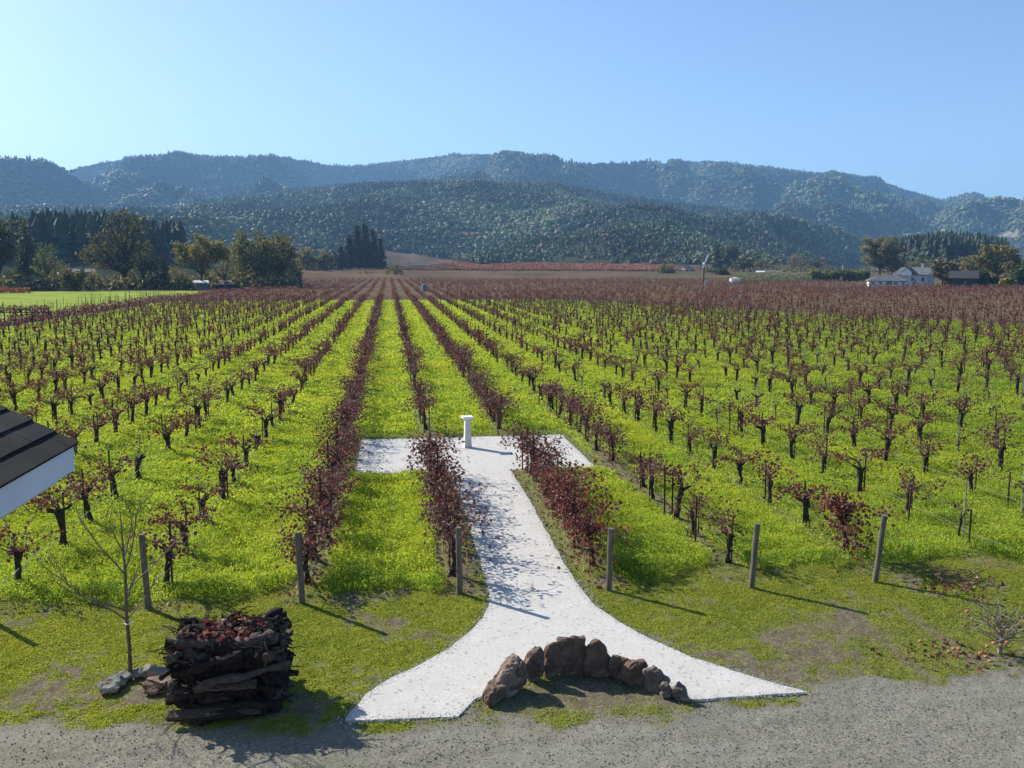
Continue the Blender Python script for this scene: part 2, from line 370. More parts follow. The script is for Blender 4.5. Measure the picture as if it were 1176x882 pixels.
# white gravel path: a crowned sheet a little above the ground
bm = bmesh.new()
def densify(P, d=.12):
    out = []
    for i in range(len(P)):
        a, b = P[i], P[(i + 1) % len(P)]; n = max(1, int((b - a).length / d))
        out += [a.lerp(b, t / n) for t in range(n)]
    return out
PP = densify(PATH); vs = []
for i, p in enumerate(PP):
    j = .02 * (random.random() - .5); vs.append(bm.verts.new((p.x + j + .05 * (float(fbm(p.x * 3, p.y * 3, 2)) - .5), p.y + j, .007)))
f = bm.faces.new(vs); f.normal_update()
if f.normal.z < 0: f.normal_flip()
r = bmesh.ops.extrude_face_region(bm, geom=[f]);
for v in [e for e in r['geom'] if isinstance(e, bmesh.types.BMVert)]: v.co.z -= .06
bmesh.ops.recalc_face_normals(bm, faces=bm.faces)
bmesh.ops.triangulate(bm, faces=[q for q in bm.faces if len(q.verts) > 4])
me = bpy.data.meshes.new('path'); bm.to_mesh(me); bm.free(); me.materials.append(M['path'])
po = bpy.data.objects.new('path', me); COL.objects.link(po); tag(po, kind='structure')

# ------------------------------------------------------------------ hills
def skyline(pts):
    A = []
    for x, y in pts:
        d = ray(x, y); A.append((math.atan2(d[0], d[1]), d[2] / math.hypot(d[0], d[1])))
    A = np.array(A); return lambda th: np.interp(th, A[:, 0], A[:, 1])
BACK = skyline([(-500, 200), (-150, 190), (0, 191), (45, 190), (70, 197), (95, 191), (130, 184), (165, 181), (200, 179), (240, 184), (280, 186), (315, 183), (350, 184), (375, 190), (400, 191), (420, 191), (450, 186), (490, 181), (520, 177), (550, 178), (580, 180), (640, 187), (690, 193), (720, 193), (750, 189), (790, 187), (830, 189), (860, 192), (900, 198), (945, 202), (955, 199), (990, 206), (1010, 207), (1040, 217), (1080, 229), (1100, 225), (1120, 223), (1145, 231), (1176, 233), (1300, 236), (1600, 230)])
MID = skyline([(-500, 240), (0, 236), (60, 232), (150, 236), (200, 234), (300, 224), (380, 214), (420, 210), (480, 206), (560, 204), (610, 207), (650, 211), (700, 219), (760, 229), (830, 236), (860, 241), (920, 253), (960, 262), (990, 276), (1030, 290), (1100, 300), (1176, 303), (1400, 304)])
LEFTR = skyline([(-500, 215), (0, 213), (60, 216), (130, 213), (220, 216), (300, 213), (400, 214), (500, 225), (600, 260), (700, 300), (1500, 310)])
KNOLL = skyline([(-500, 310), (960, 308), (1000, 298), (1030, 286), (1060, 280), (1090, 277), (1130, 281), (1176, 292), (1230, 296), (1300, 299), (1600, 300)])
LKN = skyline([(-500, 292), (0, 286), (60, 283), (130, 284), (190, 291), (230, 300), (280, 306), (1500, 312)])
def hill_z(x, y):
    th = np.arctan2(x, y); r = np.hypot(x, y); z = np.full(x.shape, -1.5)
    sp = fbm(x / 520 + 3, y / 520 + 8, 5); sp2 = fbm(x / 170 + 30, y / 170, 4); rd = 1 - np.abs(2 * fbm(x / 700 + 11, y / 900 + 4, 4) - 1) * 2.2
    for (sk, r0, R, tree, pw, am, fall) in ((BACK, 2050, 4300, 10, 1.1, 330, 1600), (LEFTR, 2000, 3100, 9, 1.2, 110, 900), (MID, 640, 2100, 9, 1.25, 65, 900), (KNOLL, 560, 820, 11, 1.0, 5, 260), (LKN, 420, 560, 2, 1.0, 3, 160)):
        hc = np.maximum(CAM_H + R * sk(th) - tree + (fbm(th * 60 + R, th * 0 + 2, 4) - .5) * R * .0012, -1.5); t = np.clip((r - r0) / (R - r0), 0, 1); d = np.clip((r - R) / fall, 0, 1)
        prof = np.where(r < R, t ** pw, 1 - sstep(0, 1, d)); wgt = np.where(r < R, np.sin(np.clip(t, 0, 1) * PI) ** .6, 0)
        nz = (rd - .55) * am + (sp - .5) * am * .9 + (sp2 - .5) * am * .35
        nz = np.where(r < R, nz - am * .10, nz)
        zi = hc * prof + nz * wgt * np.clip(hc / 60, 0, 1) + np.where(r < r0, -1.5, 0)
        cap = np.minimum(hc * (.16 + .84 * r / R), hc) + 1.0      # no spur taller than the crest line behind it
        zi = np.where(r < R, np.minimum(zi, cap + (sp2 - .5) * am * .04), zi)
        z = np.maximum(z, zi)
    return z
th = np.linspace(math.radians(-34), math.radians(48), 620); rr = 400 * (5900 / 400) ** (np.linspace(0, 1, 330))
TH, RR = np.meshgrid(th, rr); HX = RR * np.sin(TH); HY = RR * np.cos(TH); HZ = hill_z(HX, HY)
V = np.stack([HX, HY, HZ], -1).reshape(-1, 3); px_, py_, _ = proj(V)
treeline = lambda px: np.interp(px, [-400, 385, 440, 470, 552, 600, 740, 800, 1176, 1600], [300, 300, 287, 291, 303.5, 301, 303, 304, 304, 304])
RH = np.hypot(V[:, 0], V[:, 1])
tint = np.tile(np.array([.05, .055, .03]), (len(V), 1))
fm = py_ > treeline(px_)
soiln = fbm(V[:, 0] / 30, V[:, 1] / 30, 3)[:, None]
redc = np.array([.25, .10, .06]) * (.75 + .5 * soiln); tanc = np.array([.15, .10, .065]) * (.75 + .5 * soiln)
wr = (sstep(480, 560, px_) * sstep(800, 740, px_) * sstep(690, 730, RH))[:, None]; tanc = np.where((px_ > 740)[:, None], np.array([.13, .10, .06]), tanc); tint = np.where(fm[:, None], tanc * (1 - wr) + redc * wr, tint); tint = np.where((fm & (px_ < 345))[:, None], np.array([.04, .045, .025]), tint)
def in_clearing(px, py, r=None):
    a = ((px - 532) / 30) ** 2 + ((py - 268.5 - (px - 532) * .06) / 3.6) ** 2 < 1
    b = ((px - 555) / 26) ** 2 + ((py - 204) / 3) ** 2 < 1
    c = ((px - 1150) / 28) ** 2 + ((py - 270) / 3.5) ** 2 < 1
    if r is not None: b = b & (r < 2200) & (r > 1900); c = c & (r > 2300); a = a & (r < 2200)
    d = ((px - 455) / 16) ** 2 + ((py - 266) / 1.6) ** 2 < 1
    return a | b | c | d, b | c
tint_plain = fm & (px_ > 345) & (px_ < 800)
cl, pale = in_clearing(px_, py_, RH)
tint = np.where(cl[:, None], np.where(pale[:, None], np.array([.30, .26, .19]), np.array([.34, .16, .11])), tint)
mb = MB(); nx = len(th); i = (np.arange(len(rr) - 1)[:, None] * nx + np.arange(nx - 1)[None, :]).ravel()
mb.add(V, np.stack([i, i + nx, i + nx + 1, i + 1], -1), 0, tint); hills = mb.build('hills', M['hill'], smooth=True); tag(hills, kind='structure')

hv = MB(); n = 42000; r_ = rng.uniform(560, 1000, n); a_ = np.radians(rng.uniform(-9, 20, n)); x_, y_ = r_ * np.sin(a_), r_ * np.cos(a_); x_ = np.round((x_ + .3 * y_) / 6) * 6 - .3 * y_ + rng.normal(0, .7, n)
z_ = np.maximum(hill_z(x_, y_), 0); P_ = np.stack([x_, y_, z_ + .6], -1); qx, qy, _ = proj(P_); ok_ = (qy > treeline(qx)) & (qx > 345) & (qx < 790) & (qy < 317); P_, qx, r_ = P_[ok_], qx[ok_], r_[ok_]; n = len(P_)
w_ = (sstep(480, 560, qx) * sstep(690, 730, r_))[:, None]; hcol = (np.array([.12, .062, .045]) * (1 - w_) + np.array([.27, .10, .06]) * w_) * rng.uniform(.55, 1.3, (n, 1))
HILLVINES = (P_, hcol)
# forest on the hills ------------------------------------------------
def unit_conifer(n=7, layers=4, seed=0, slim=1.0):
    V = []; Fc = []; R_ = random.Random(seed)
    for l in range(layers):
        a = l / layers; z0 = .06 + a * .88; r0 = (.30 * (1 - a) ** .85 + .03) * slim; z1 = min(1.0, z0 + .88 / layers * 2.0); b = len(V); ph = R_.uniform(0, 6)
        for k in range(n):
            q = 2 * PI * k / n + ph; rr_ = r0 * R_.uniform(.45, 1.2); V.append((math.cos(q) * rr_, math.sin(q) * rr_, z0 - R_.uniform(0, .05)))
        V.append((R_.uniform(-.02, .02), R_.uniform(-.02, .02), z1)); Fc += [(b + k, b + (k + 1) % n, b + n) for k in range(n)]
    return np.array(V), np.array(Fc)
def unit_round(seed, sub=1):
    b = bmesh.new(); bmesh.ops.create_icosphere(b, subdivisions=sub, radius=.5); R_ = random.Random(seed)
    for v in b.verts:
        v.co *= R_.uniform(.62, 1.25); v.co.z = v.co.z * .9 + .5
    V = np.array([v.co[:] for v in b.verts]); Fc = np.array([[q.index for q in f.verts] for f in b.faces]); b.free(); return V, Fc
def scatter_units(mb, units, P, sc, rot, kind, col, shade=.25):
    for ui, (V, Fc) in enumerate(units):
        m = kind == ui
        if not m.any(): continue
        Pm, s, r_, c = P[m], sc[m], rot[m], col[m]; n = len(Pm); ca, sa = np.cos(r_), np.sin(r_)
        X = V[None, :, 0] * ca[:, None] - V[None, :, 1] * sa[:, None]; Y = V[None, :, 0] * sa[:, None] + V[None, :, 1] * ca[:, None]
        W = np.stack([X * s[:, 0:1], Y * s[:, 0:1], np.tile(V[None, :, 2], (n, 1)) * s[:, 1:2]], -1) + Pm[:, None, :]
        Fa = (Fc[None] + (np.arange(n) * len(V))[:, None, None]).reshape(-1, 3)
        T = np.repeat(c, len(V), 0) * rng.uniform(1 - shade, 1 + shade, (n * len(V), 1)); mb.add(W.reshape(-1, 3), Fa, 0, T)
con_u = [unit_conifer(7, 5, 1), unit_conifer(7, 6, 2, .8)]; con_n = [unit_conifer(9, 9, 3), unit_conifer(9, 10, 4, .8), unit_conifer(8, 8, 5, 1.15)]; rnd_u = [unit_round(s, 2) for s in (1, 2, 3)]; far_u = [unit_conifer(5, 2)] + [unit_round(s, 1) for s in (5, 6)]
def forest(name, label, N, r0, r1, hmin, hmax, pcon, units, ncon, thr=(-31.5, 43), dark=None, ridge_only=None, wfac=1.0):
    u = rng.random(N); r = np.sqrt(r0 ** 2 + u * (r1 ** 2 - r0 ** 2)); t = np.radians(rng.uniform(thr[0], thr[1], N)); x, y = r * np.sin(t), r * np.cos(t)
    z = hill_z(x, y); P = np.stack([x, y, z], -1); px, py, _ = proj(P); keep = (z > 1.0) & (py < treeline(px)) & ~in_clearing(px, py, r)[0] & (px > -60) & (px < 1240)
    if ridge_only is not None: keep &= ridge_only(x, y, z, px, py)
    dens = fbm(x / 90 + 2, y / 90, 3); keep &= rng.random(N) < np.clip(.55 + (dens - .35) * 2.5, .2, 1)
    # drop what the ridge in front hides
    P, px, x, y, r = P[keep], px[keep], x[keep], y[keep], r[keep]; n = len(P); t2 = np.arctan2(x, y)
    vis = np.ones(n, bool)
    el_ = (P[:, 2] + hmax - CAM_H) / r
    for q in (.55, .65, .75, .84, .9, .95):
        xx, yy = x * q, y * q; vis &= (hill_z(xx, yy) - CAM_H) / (r * q) < el_ + .002
    P, px, x, y = P[vis], px[vis], x[vis], y[vis]; n = len(P)
    zone_ = fbm(x / 220 + 50, y / 220, 3); iscon = rng.random(n) < np.clip(pcon + (zone_ - .5) * 2.4, 0.02, .98 if pcon > 1 else .62)
    kind = np.where(iscon, rng.integers(0, ncon, n), rng.integers(min(ncon, len(units) - 1), len(units), n)); h = (hmin + (hmax - hmin) * rng.random(n) ** 1.7) * np.where(iscon, 1.15, .72)
    h = h * np.where(r[vis] < 1050, .72, 1.0) if hmax < 19.5 and pcon < 1 else h
    wd = h * np.where(iscon, .85, rng.uniform(.9, 1.35, n)) * wfac
    cA = np.array([.030, .050, .026]); cB = np.array([.075, .095, .040]); cC = np.array([.13, .10, .055]); m = rng.random((n, 1)) ** 1.3 * .8; patch = (.35 + .55 * fbm(x / 60 + 9, y / 60, 3) + .9 * sstep(.35, .65, fbm(x / 190 + 4, y / 240 + 7, 3)))[:, None]; col = cB * (.6 + .9 * m)
    dry = (rng.random(n) < .22)[:, None]; col = np.where(dry, cC * (.7 + .6 * m), col); col = np.where(iscon[:, None], cA * (.7 + .8 * m), col)
    col = col * patch * 1.45
    if dark: col = col * dark
    mb = MB(); P = P - np.array([0, 0, .6]); scatter_units(mb, units, P, np.stack([wd, h], -1), rng.uniform(0, 6.28, n), kind, col)
    o = mb.build(name, M['forest']); tag(o, label, 'forest', kind='stuff'); return n
isR = lambda x, y: np.hypot(x, y)
forest('hill_forest', 'mixed oak and conifer wood covering the nearer hill beyond the red fields', 130000, 700, 2150, 4.5, 12, .24, con_u + rnd_u, 2)
forest('ridge_forest', 'bluish distant forest covering the long high ridge under the sky', 170000, 2150, 4350, 8, 19, .25, far_u, 1, wfac=1.15)
forest('conifer_wood', 'dark conifer wood on the low knoll behind the right farmhouses', 9000, 600, 850, 12, 20, 1.6, con_n, 3, thr=(26, 44), dark=.8)
forest('dark_conifer_wood', 'dark blue conifer wood behind the big oak at the left', 4500, 430, 600, 12, 22, 1.6, con_n, 3, thr=(-31, -8), dark=.6,
       ridge_only=lambda x, y, z, px, py: px < 235)

# ------------------------------------------------------------------ leaf clouds
LEAF6 = np.array([(0, -.5, 0), (.42, -.28, .10), (.5, .2, .16), (.12, .55, -.02), (-.35, .35, .14), (-.5, -.2, .12), (0, 0, -.06)])
LEAF6F = np.array([(6, k, (k + 1) % 6) for k in range(6)])
LEAF4 = np.array([(0, -.5, 0), (.45, .0, .16), (0, .5, 0), (-.45, .0, .16)]); LEAF4F = np.array([(0, 1, 2), (0, 2, 3)])
def rand_rot(n, flat=0.0, R_=rng):
    q = R_.normal(size=(n, 4)); q[:, 0] += flat * 2; q /= np.linalg.norm(q, axis=1)[:, None]; w_, x, y, z = q.T
    return np.stack([np.stack([1 - 2 * (y * y + z * z), 2 * (x * y - z * w_), 2 * (x * z + y * w_)], -1), np.stack([2 * (x * y + z * w_), 1 - 2 * (x * x + z * z), 2 * (y * z - x * w_)], -1), np.stack([2 * (x * z - y * w_), 2 * (y * z + x * w_), 1 - 2 * (x * x + y * y)], -1)], 1)
def leaves(mb, P, size, col, mat=0, shape=6, flat=0.0):
    P = np.asarray(P, float); n = len(P)
    if n == 0: return
    L, Fc = (LEAF6, LEAF6F) if shape == 6 else (LEAF4, LEAF4F)
    R_ = rand_rot(n, flat); W = np.einsum('nij,vj->nvi', R_, L) * np.asarray(size).reshape(-1, 1, 1) + P[:, None, :]
    Fa = (Fc[None] + (np.arange(n) * len(L))[:, None, None]).reshape(-1, 3)
    T = np.repeat(np.asarray(col).reshape(-1, 3) if np.ndim(col) > 1 else np.tile(col, (n, 1)), len(L), 0); mb.add(W.reshape(-1, 3), Fa, mat, T)
def palette(n, cols, var=.3):
    c = np.array(cols)[rng.integers(0, len(cols), n)]; return c * rng.uniform(1 - var, 1 + var, (n, 1))
PURPLE = [(.13, .055, .055), (.085, .042, .045), (.16, .065, .058), (.11, .07, .058), (.20, .06, .045)]
BROWN = [(.14, .085, .07), (.105, .062, .055), (.17, .11, .085), (.085, .052, .046)]
RED = [(.21, .05, .035), (.17, .055, .04), (.25, .10, .05), (.13, .045, .038), (.22, .13, .07)]
OLIVE = [(.11, .10, .05), (.14, .09, .05), (.09, .06, .045)]

P_, hcol = HILLVINES; leaves(hv, P_, rng.uniform(.9, 1.9, len(P_)), hcol, 0, 4); tag(hv.build('slope_vineyard', M['tree_leaf']), 'russet vines of the sloping field at the foot of the wooded hill', 'vineyard', kind='stuff')
# ------------------------------------------------------------------ grapevines
def vine(kind, seed):
    """one grapevine: trunk with short head arms, canes, leaves and the stake it is tied to; rows run along Y"""
    random.seed(seed); t = thing('grapevine', 'grapevine', 'grapevine')
    trunk, canes, lv, stake = MB(), MB(), MB(), MB(); U = random.uniform
    H0 = dict(head=U(.70, .88), lush=.75, red=.75, bare=U(.6, .75), thin=U(.6, .8), mid=U(.68, .82))[kind]
    r0 = dict(head=U(.058, .085), lush=.06, red=.05, bare=U(.06, .08), thin=.028, mid=.06)[kind]
    lean = Vector((U(-.12, .12), U(-.14, .14), 0)); pts = [Vector((0, 0, -.05))]
    for q in range(1, 7):
        a = q / 6; pts.append(Vector((lean.x * a + U(-.02, .02), lean.y * a + U(-.02, .02), H0 * a)))
    rad = [r0 * (1.25 - .35 * min(1, a * 3) + (.45 if a > .8 else 0)) * U(.9, 1.1) for a in [q / 6 for q in range(7)]]
    trunk.tube(pts, rad, 9, rough=.16)
    head = pts[-1]; tips = []
    for q in range({'head': 5, 'lush': 5, 'red': 4, 'bare': 4, 'thin': 2, 'mid': 5}[kind]):
        an = U(0, 2 * PI) if kind in ('head', 'bare', 'thin') else (PI / 2 if q % 2 else -PI / 2) + U(-.7, .7)
        L = U(.10, .26); e = head + Vector((math.cos(an) * L, math.sin(an) * L, U(.02, .16)))
        trunk.tube([head - Vector((0, 0, .06)), head.lerp(e, .5) + Vector((0, 0, -.02)), e], [r0 * .75, r0 * .55, r0 * .42], 6, rough=.2); tips.append(e)
    ncane = {'head': U(11, 17), 'lush': 26, 'red': 20, 'bare': 4, 'thin': 4, 'mid': 10}[kind]
    nl = {'head': U(130, 320), 'lush': U(240, 460), 'red': 560, 'bare': 14, 'thin': 22, 'mid': U(180, 300)}[kind]
    segs = []
    for q in range(int(ncane)):
        b = random.choice(tips); an = U(0, 2 * PI); L = (U(.75, 1.5) if kind == 'head' else U(.6, 1.35)) if kind != 'thin' else U(.3, .8)
        along = kind in ('lush', 'red', 'mid')
        d = Vector((math.cos(an) * (.55 if along else .8), math.sin(an) * (1.0 if along else .8), U(.25, 1.1))).normalized(); p = b.copy(); P = [p.copy()]
        for k in range(6):
            p = p + d * L / 6; d = (d + Vector((U(-.18, .18), U(-.18, .18), -U(.08, .30 if kind not in ('lush', 'red') else .42)))).normalized()
            if p.z < .08: p.z = .08
            P.append(p.copy())
        canes.tube(P, [.009 * (1 - .1 * i_) for i_ in range(7)], 4, cap=False); segs.append(P)
    LP = []
    for q in range(int(nl)):
        P = random.choice(segs); a = random.triangular(0, 6, 4); i_ = min(5, int(a)); p = P[i_].lerp(P[i_ + 1], a - i_)
        s = .06 if kind in ('head', 'bare', 'thin') else .12
        LP.append(p + Vector((random.gauss(0, s), random.gauss(0, s), random.gauss(-.02, s))))
    if kind in ('lush', 'red'):        # hanging skirt of leaves down to the ground
        for q in range(int(nl * .38)):
            LP.append(Vector((random.gauss(0, .2), random.gauss(0, .55), U(.1, 1.0))))
    LP = np.array([(max(-1.6, p[0]), p[1], max(.05, p[2])) for p in LP])
    pal = {'head': PURPLE + BROWN[:2], 'lush': PURPLE + BROWN + BROWN, 'red': RED + PURPLE, 'bare': BROWN, 'thin': BROWN + OLIVE, 'mid': PURPLE + BROWN}[kind]
    sz = rng.uniform(.045, .088, len(LP)); leaves(lv, LP, sz, palette(len(LP), pal)); 
    if kind != 'red' or seed % 2:
        h = U(1.2, 1.5); sx = r0 + .05
        if kind in ('thin', 'bare'): stake.tube([(sx, .02, -.05), (sx, .02, h)], .014, 5)
        else: stake.tube([(sx, .02, -.05), (sx + .01, .02, h)], .022, 5)
        stake.build('stake', M['stake_pale'] if kind in ('thin', 'bare') else M['stake'], t)
    trunk.build('trunk', M['bark'], t, smooth=True); canes.build('canes', M['cane'] if kind != 'bare' else M['bare_cane'], t); lv.build('leaves', M['vleaf'], t)
    return t
protos = {}
for kd, n in (('head', 6), ('lush', 5), ('red', 3), ('bare', 3), ('thin', 3), ('mid', 5)):
    protos[kd] = [vine(kd, 100 + i_ + 17 * len(kd) + ord(kd[0])) for i_ in range(n)]
random.seed(11)
spots = []      # (x, y, k, kind)
def kind_for(k, y):
    r_ = random.random()
    if k == -1: return 'lush' if y < 48 else random.choice(['mid', 'mid', 'lush'])
    if k == 0: return ('lush' if y > 19 else 'lush') if y < 28 else ('mid' if y < 42 else random.choice(['thin', 'mid', 'bare', 'head']))
    if k == 1: return ('red' if y < 22 else 'lush') if y < 28.5 else ('lush' if y < 46 else random.choice(['mid', 'lush']))
    if k == 2: return {0: 'mid', 1: 'mid'}.get(int((y - 18) / 2.2), 'mid' if r_ < .5 else 'lush') if y < 42 else random.choice(['mid', 'head', 'bare'])
    if k == 3 and y < 19.5: return 'red'
    if k == 3 and y < 40: return 'mid' if r_ < .4 else 'head'
    if k < -1: return 'head' if r_ < .68 else ('mid' if r_ < .88 else 'bare')
    return 'head' if r_ < .44 else ('mid' if r_ < .66 else ('bare' if r_ < .82 else 'thin'))
for k in range(-14, 60):
    X = rowx(k); y = 18.5 + (0 if k in (-2, -1, 0, 1, 2, 3) else random.uniform(0, .8)); ye = brown_start(X) if X < 110 else 60
    while y < ye:
        dense = k in (-1, 0, 1); stp = (1.55 if y < 40 else 1.9) if dense else (1.75 if k == 2 and y < 42 else 2.2)
        ok = not (k in (0, 1) and 28.0 < y < 34.9) and not (k in (0, 1) and y < 28.5 and y > 27.9)
        if k >= 50: ok = False
        px, py, _ = proj((X, y, 0)); 
        if ok and -90 < px < 1270:
            if random.random() > (.0 if dense else .06): spots.append((X + random.uniform(-.1, .1), y + random.uniform(-.2, .2), k, kind_for(k, y)))
        y += stp
spots.sort(key=lambda s: math.hypot(s[0], s[1]))
inview = [s for s in spots if -12 < proj((s[0], s[1], .6))[0] < 1188 and proj((s[0], s[1], .6))[0] > -12 and not (proj((s[0], s[1], .6))[0] < 70 and 470 < proj((s[0], s[1], .6))[1] < 560 and s[1] < 30)]
NEAR = inview[:298]; nearset = set(id(s) for s in NEAR)
desc = {'head': 'dark thick-trunked grapevine', 'lush': 'bushy purple-leaved grapevine', 'red': 'leafy dull-red grapevine', 'bare': 'nearly leafless grapevine', 'thin': 'thin young grapevine', 'mid': 'brown-leaved grapevine'}
def rowname(k):
    if k <= 0: return ORD[-k] + ' row left of white path'
    return ORD[k - 1] + ' row right of white path'
cnt = {}
used = set()
for (x, y, k, kd) in sorted(NEAR, key=lambda s: (s[2], s[1])):
    cnt[k] = cnt.get(k, 0) + 1; pr = random.choice(protos[kd])
    rz = random.uniform(0, 2 * PI) if kd in ('head', 'bare', 'thin') else random.choice((0, PI)) + random.uniform(-.15, .15)
    o = dup(pr, (x, y, 0), rz, random.uniform(.84, 1.12)); o.name = 'grapevine'
    o['label'] = '%s, %s from near end, %s' % (desc[kd], ORD[min(cnt[k] - 1, len(ORD) - 1)], rowname(k)); o['group'] = 'grapevines in the near rows'
# the remaining vines as one mass, merged from the same meshes (fewer leaves with distance)
def mesh_arrays(ob):
    me = ob.data; V = np.empty(len(me.vertices) * 3); me.vertices.foreach_get('co', V); V = V.reshape(-1, 3)
    T = np.empty(len(V) * 4); me.color_attributes['tint'].data.foreach_get('color', T); T = T.reshape(-1, 4)[:, :3]; return V, T
def simple_vine(kind, seed):
    random.seed(seed); U = random.uniform; V = MB(); H0 = U(.6, .85); hd = Vector((U(-.1, .1), U(-.1, .1), H0))
    thick = .07 if kind != 'thin' else .035
    V.tube([(0, 0, -.05), hd * .5 + Vector((U(-.03, .03), 0, 0)), hd], [thick, thick * .8, thick * 1.4], 5, 0, (1, 1, 1))
    V.tube([(.1, 0, 0), (.1, 0, U(1.2, 1.6))], .026, 3, 2, (1, 1, 1), cap=False)
    n = {'head': 38, 'mid': 65, 'lush': 85, 'bare': 7, 'thin': 9, 'red': 60}[kind]; P = []
    for q in range(6):
        an = U(0, 2 * PI); e = hd + Vector((math.cos(an) * .5, math.sin(an) * .6, U(0, .5))); V.tube([hd, e], [.014, .008], 3, 1, (1, 1, 1), cap=False)
        for j in range(n // 6 + 1): P.append(hd.lerp(e, U(.2, 1.1)) + Vector((random.gauss(0, .13), random.gauss(0, .2), random.gauss(-.08, .17))))
    if kind in ('lush', 'mid'): P += [Vector((random.gauss(0, .15), U(-.9, .9), U(.25, .95))) for _ in range(n // 3)]
    P = np.array(P); leaves(V, P, rng.uniform(.11, .19, len(P)), palette(len(P), BROWN + PURPLE), 3, 4); return V
far_spots = [s for s in spots if id(s) not in nearset]
mass = MB()
sv = {kd: [simple_vine(kd, 5 + j) for j in range(4)] for kd in ('head', 'mid', 'lush', 'bare', 'thin', 'red')}
def merge_copies(mass, proto, T):
    n = len(T)
    if n == 0: return
    c, s_ = np.cos(T[:, 2]), np.sin(T[:, 2]); off = 0
    V = np.concatenate(proto.v); tt = np.concatenate(proto.t)
    W = np.stack([V[None, :, 0] * c[:, None] - V[None, :, 1] * s_[:, None], V[None, :, 0] * s_[:, None] + V[None, :, 1] * c[:, None], np.tile(V[None, :, 2], (n, 1))], -1) * T[:, 3][:, None, None]
    W[..., 0] += T[:, 0][:, None]; W[..., 1] += T[:, 1][:, None]; base = mass.n; nv = len(V)
    mass.v.append(W.reshape(-1, 3)); mass.t.append(np.tile(tt, (n, 1)) * rng.uniform(.8, 1.25, (n, 1)).repeat(nv, 0)); mass.n += n * nv
    for f_, m_ in zip(proto.f, proto.m):
        mass.f.append((f_[None] + (np.arange(n) * nv)[:, None, None]).reshape(-1, f_.shape[1]) + base); mass.m.append(np.tile(m_, n))
for kd in sv:
    ss = [s for s in far_spots if s[3] == kd]
    for j in range(4):
        T = np.array([(s[0], s[1], random.choice((0, PI)) + random.uniform(-.2, .2), random.uniform(.9, 1.15)) for s in ss[j::4]]); 
        if len(T): merge_copies(mass, sv[kd][j], T)
o = mass.build('grapevine_rows', [M['bark'], M['cane'], M['stake'], M['vleaf']])
tag(o, 'rows of small far grapevines running to the brown fields', 'grapevines', kind='stuff')
for kd in protos:
    for p_ in protos[kd]: remove_tree(p_)

# brown leafless blocks beyond: low clumps in rows
def clump(seed, cols):
    V = MB(); random.seed(seed); n = 16; P = np.stack([rng.normal(0, .3, n), rng.normal(0, .8, n), rng.uniform(.35, 1.15, n)], -1)
    leaves(V, P, rng.uniform(.20, .34, n), palette(n, cols), 1, 4); V.tube([(0, 0, 0), (0, 0, .8)], .06, 3, 0, (1, 1, 1), cap=False)
    return V
BR1 = [(.16, .095, .062), (.20, .13, .08), (.12, .072, .05)]; BR2 = [(.18, .07, .042), (.15, .07, .045), (.12, .058, .042)]
mass = MB(); cl1 = [clump(s, BR1) for s in range(4)]; cl2 = [clump(s, BR2) for s in range(4)]
Q = []
for k in range(-46, 130):
    X = rowx(k)
    y0 = brown_start(X) + 1
    if X < -41: y0 = max(285, y0)
    y = y0
    while y < 640:
        px, py, _ = proj((X, y, 0))
        if -20 < px < 1200 and py > np.interp(px, [0, 250, 345, 400, 700, 760, 930, 1000, 1176], [331, 330, 309, 308, 309, 318, 322, 328, 329]): Q.append((X + random.uniform(-.2, .2), y))
        y += random.uniform(1.7, 2.5) if y < 260 else random.uniform(2.6, 4.2)
Q = np.array(Q); bandn = fbm(Q[:, 0] / 110 + 7, Q[:, 1] / 45 + 2, 3); red = bandn + (Q[:, 1] < 235) * .12 + rng.normal(0, .05, len(Q)) > .56
thin = (rng.random(len(Q)) < .85)
for flag, cl_ in ((False, cl1), (True, cl2)):
    for j in range(4):
        m = (red == flag) & (rng.integers(0, 4, len(Q)) == j) & thin; n = m.sum(); T = np.stack([Q[m, 0], Q[m, 1], rng.uniform(-.2, .2, n), rng.uniform(.8, 1.15, n)], -1); merge_copies(mass, cl_[j], T)
o = mass.build('distant_vineyard', [M['bark'], M['vleaf']]); tag(o, 'brown and rust coloured vineyard blocks across the valley floor', 'vineyard', kind='stuff')

# ------------------------------------------------------------------ cover crop, mustard flowers, lawn
def blades(mb, x, y, h, wdt, col, lean=.5):
    n = len(x); a = rng.uniform(0, 2 * PI, n); la = rng.uniform(0, 2 * PI, n); ll = h * rng.uniform(0, lean, n); z0 = ground_z(x, y) - .01
    dx, dy = np.cos(a) * wdt / 2, np.sin(a) * wdt / 2; tx, ty = np.cos(la) * ll, np.sin(la) * ll; k = rng.uniform(.35, .9, n)
    V = np.stack([np.stack([x - dx * .5, y - dy * .5, z0], -1), np.stack([x + dx * .5, y + dy * .5, z0], -1),
                  np.stack([x + dx + tx * .5, y + dy + ty * .5, z0 + h * .6], -1), np.stack([x + tx + dx * k * .4, y + ty + dy * k * .4, z0 + h], -1), np.stack([x - dx + tx * .5, y - dy + ty * .5, z0 + h * .6], -1)], 1)
    Fa = (np.array([[0, 1, 2, 3, 4]])[None] + (np.arange(n) * 5)[:, None, None]).reshape(-1, 5); mb.add(V.reshape(-1, 3), Fa, 0, np.repeat(col, 5, 0))
def sample_area(n, y0, y1, x0=None, x1=None):
    """uniform over the part of the strip that the view (and a little beside it) covers"""
    y = y0 + (y1 - y0) * rng.random(n * 2); l = np.minimum(y * -.47 - 2, 0); r_ = y * .76 + 2
    x = l.min() + (r_.max() - l.min()) * rng.random(n * 2); m = (x > l) & (x < r_) & (x > -40.6); x, y = x[m], y[m]
    return x[:n], y[:n]
crop, flow = MB(), MB()
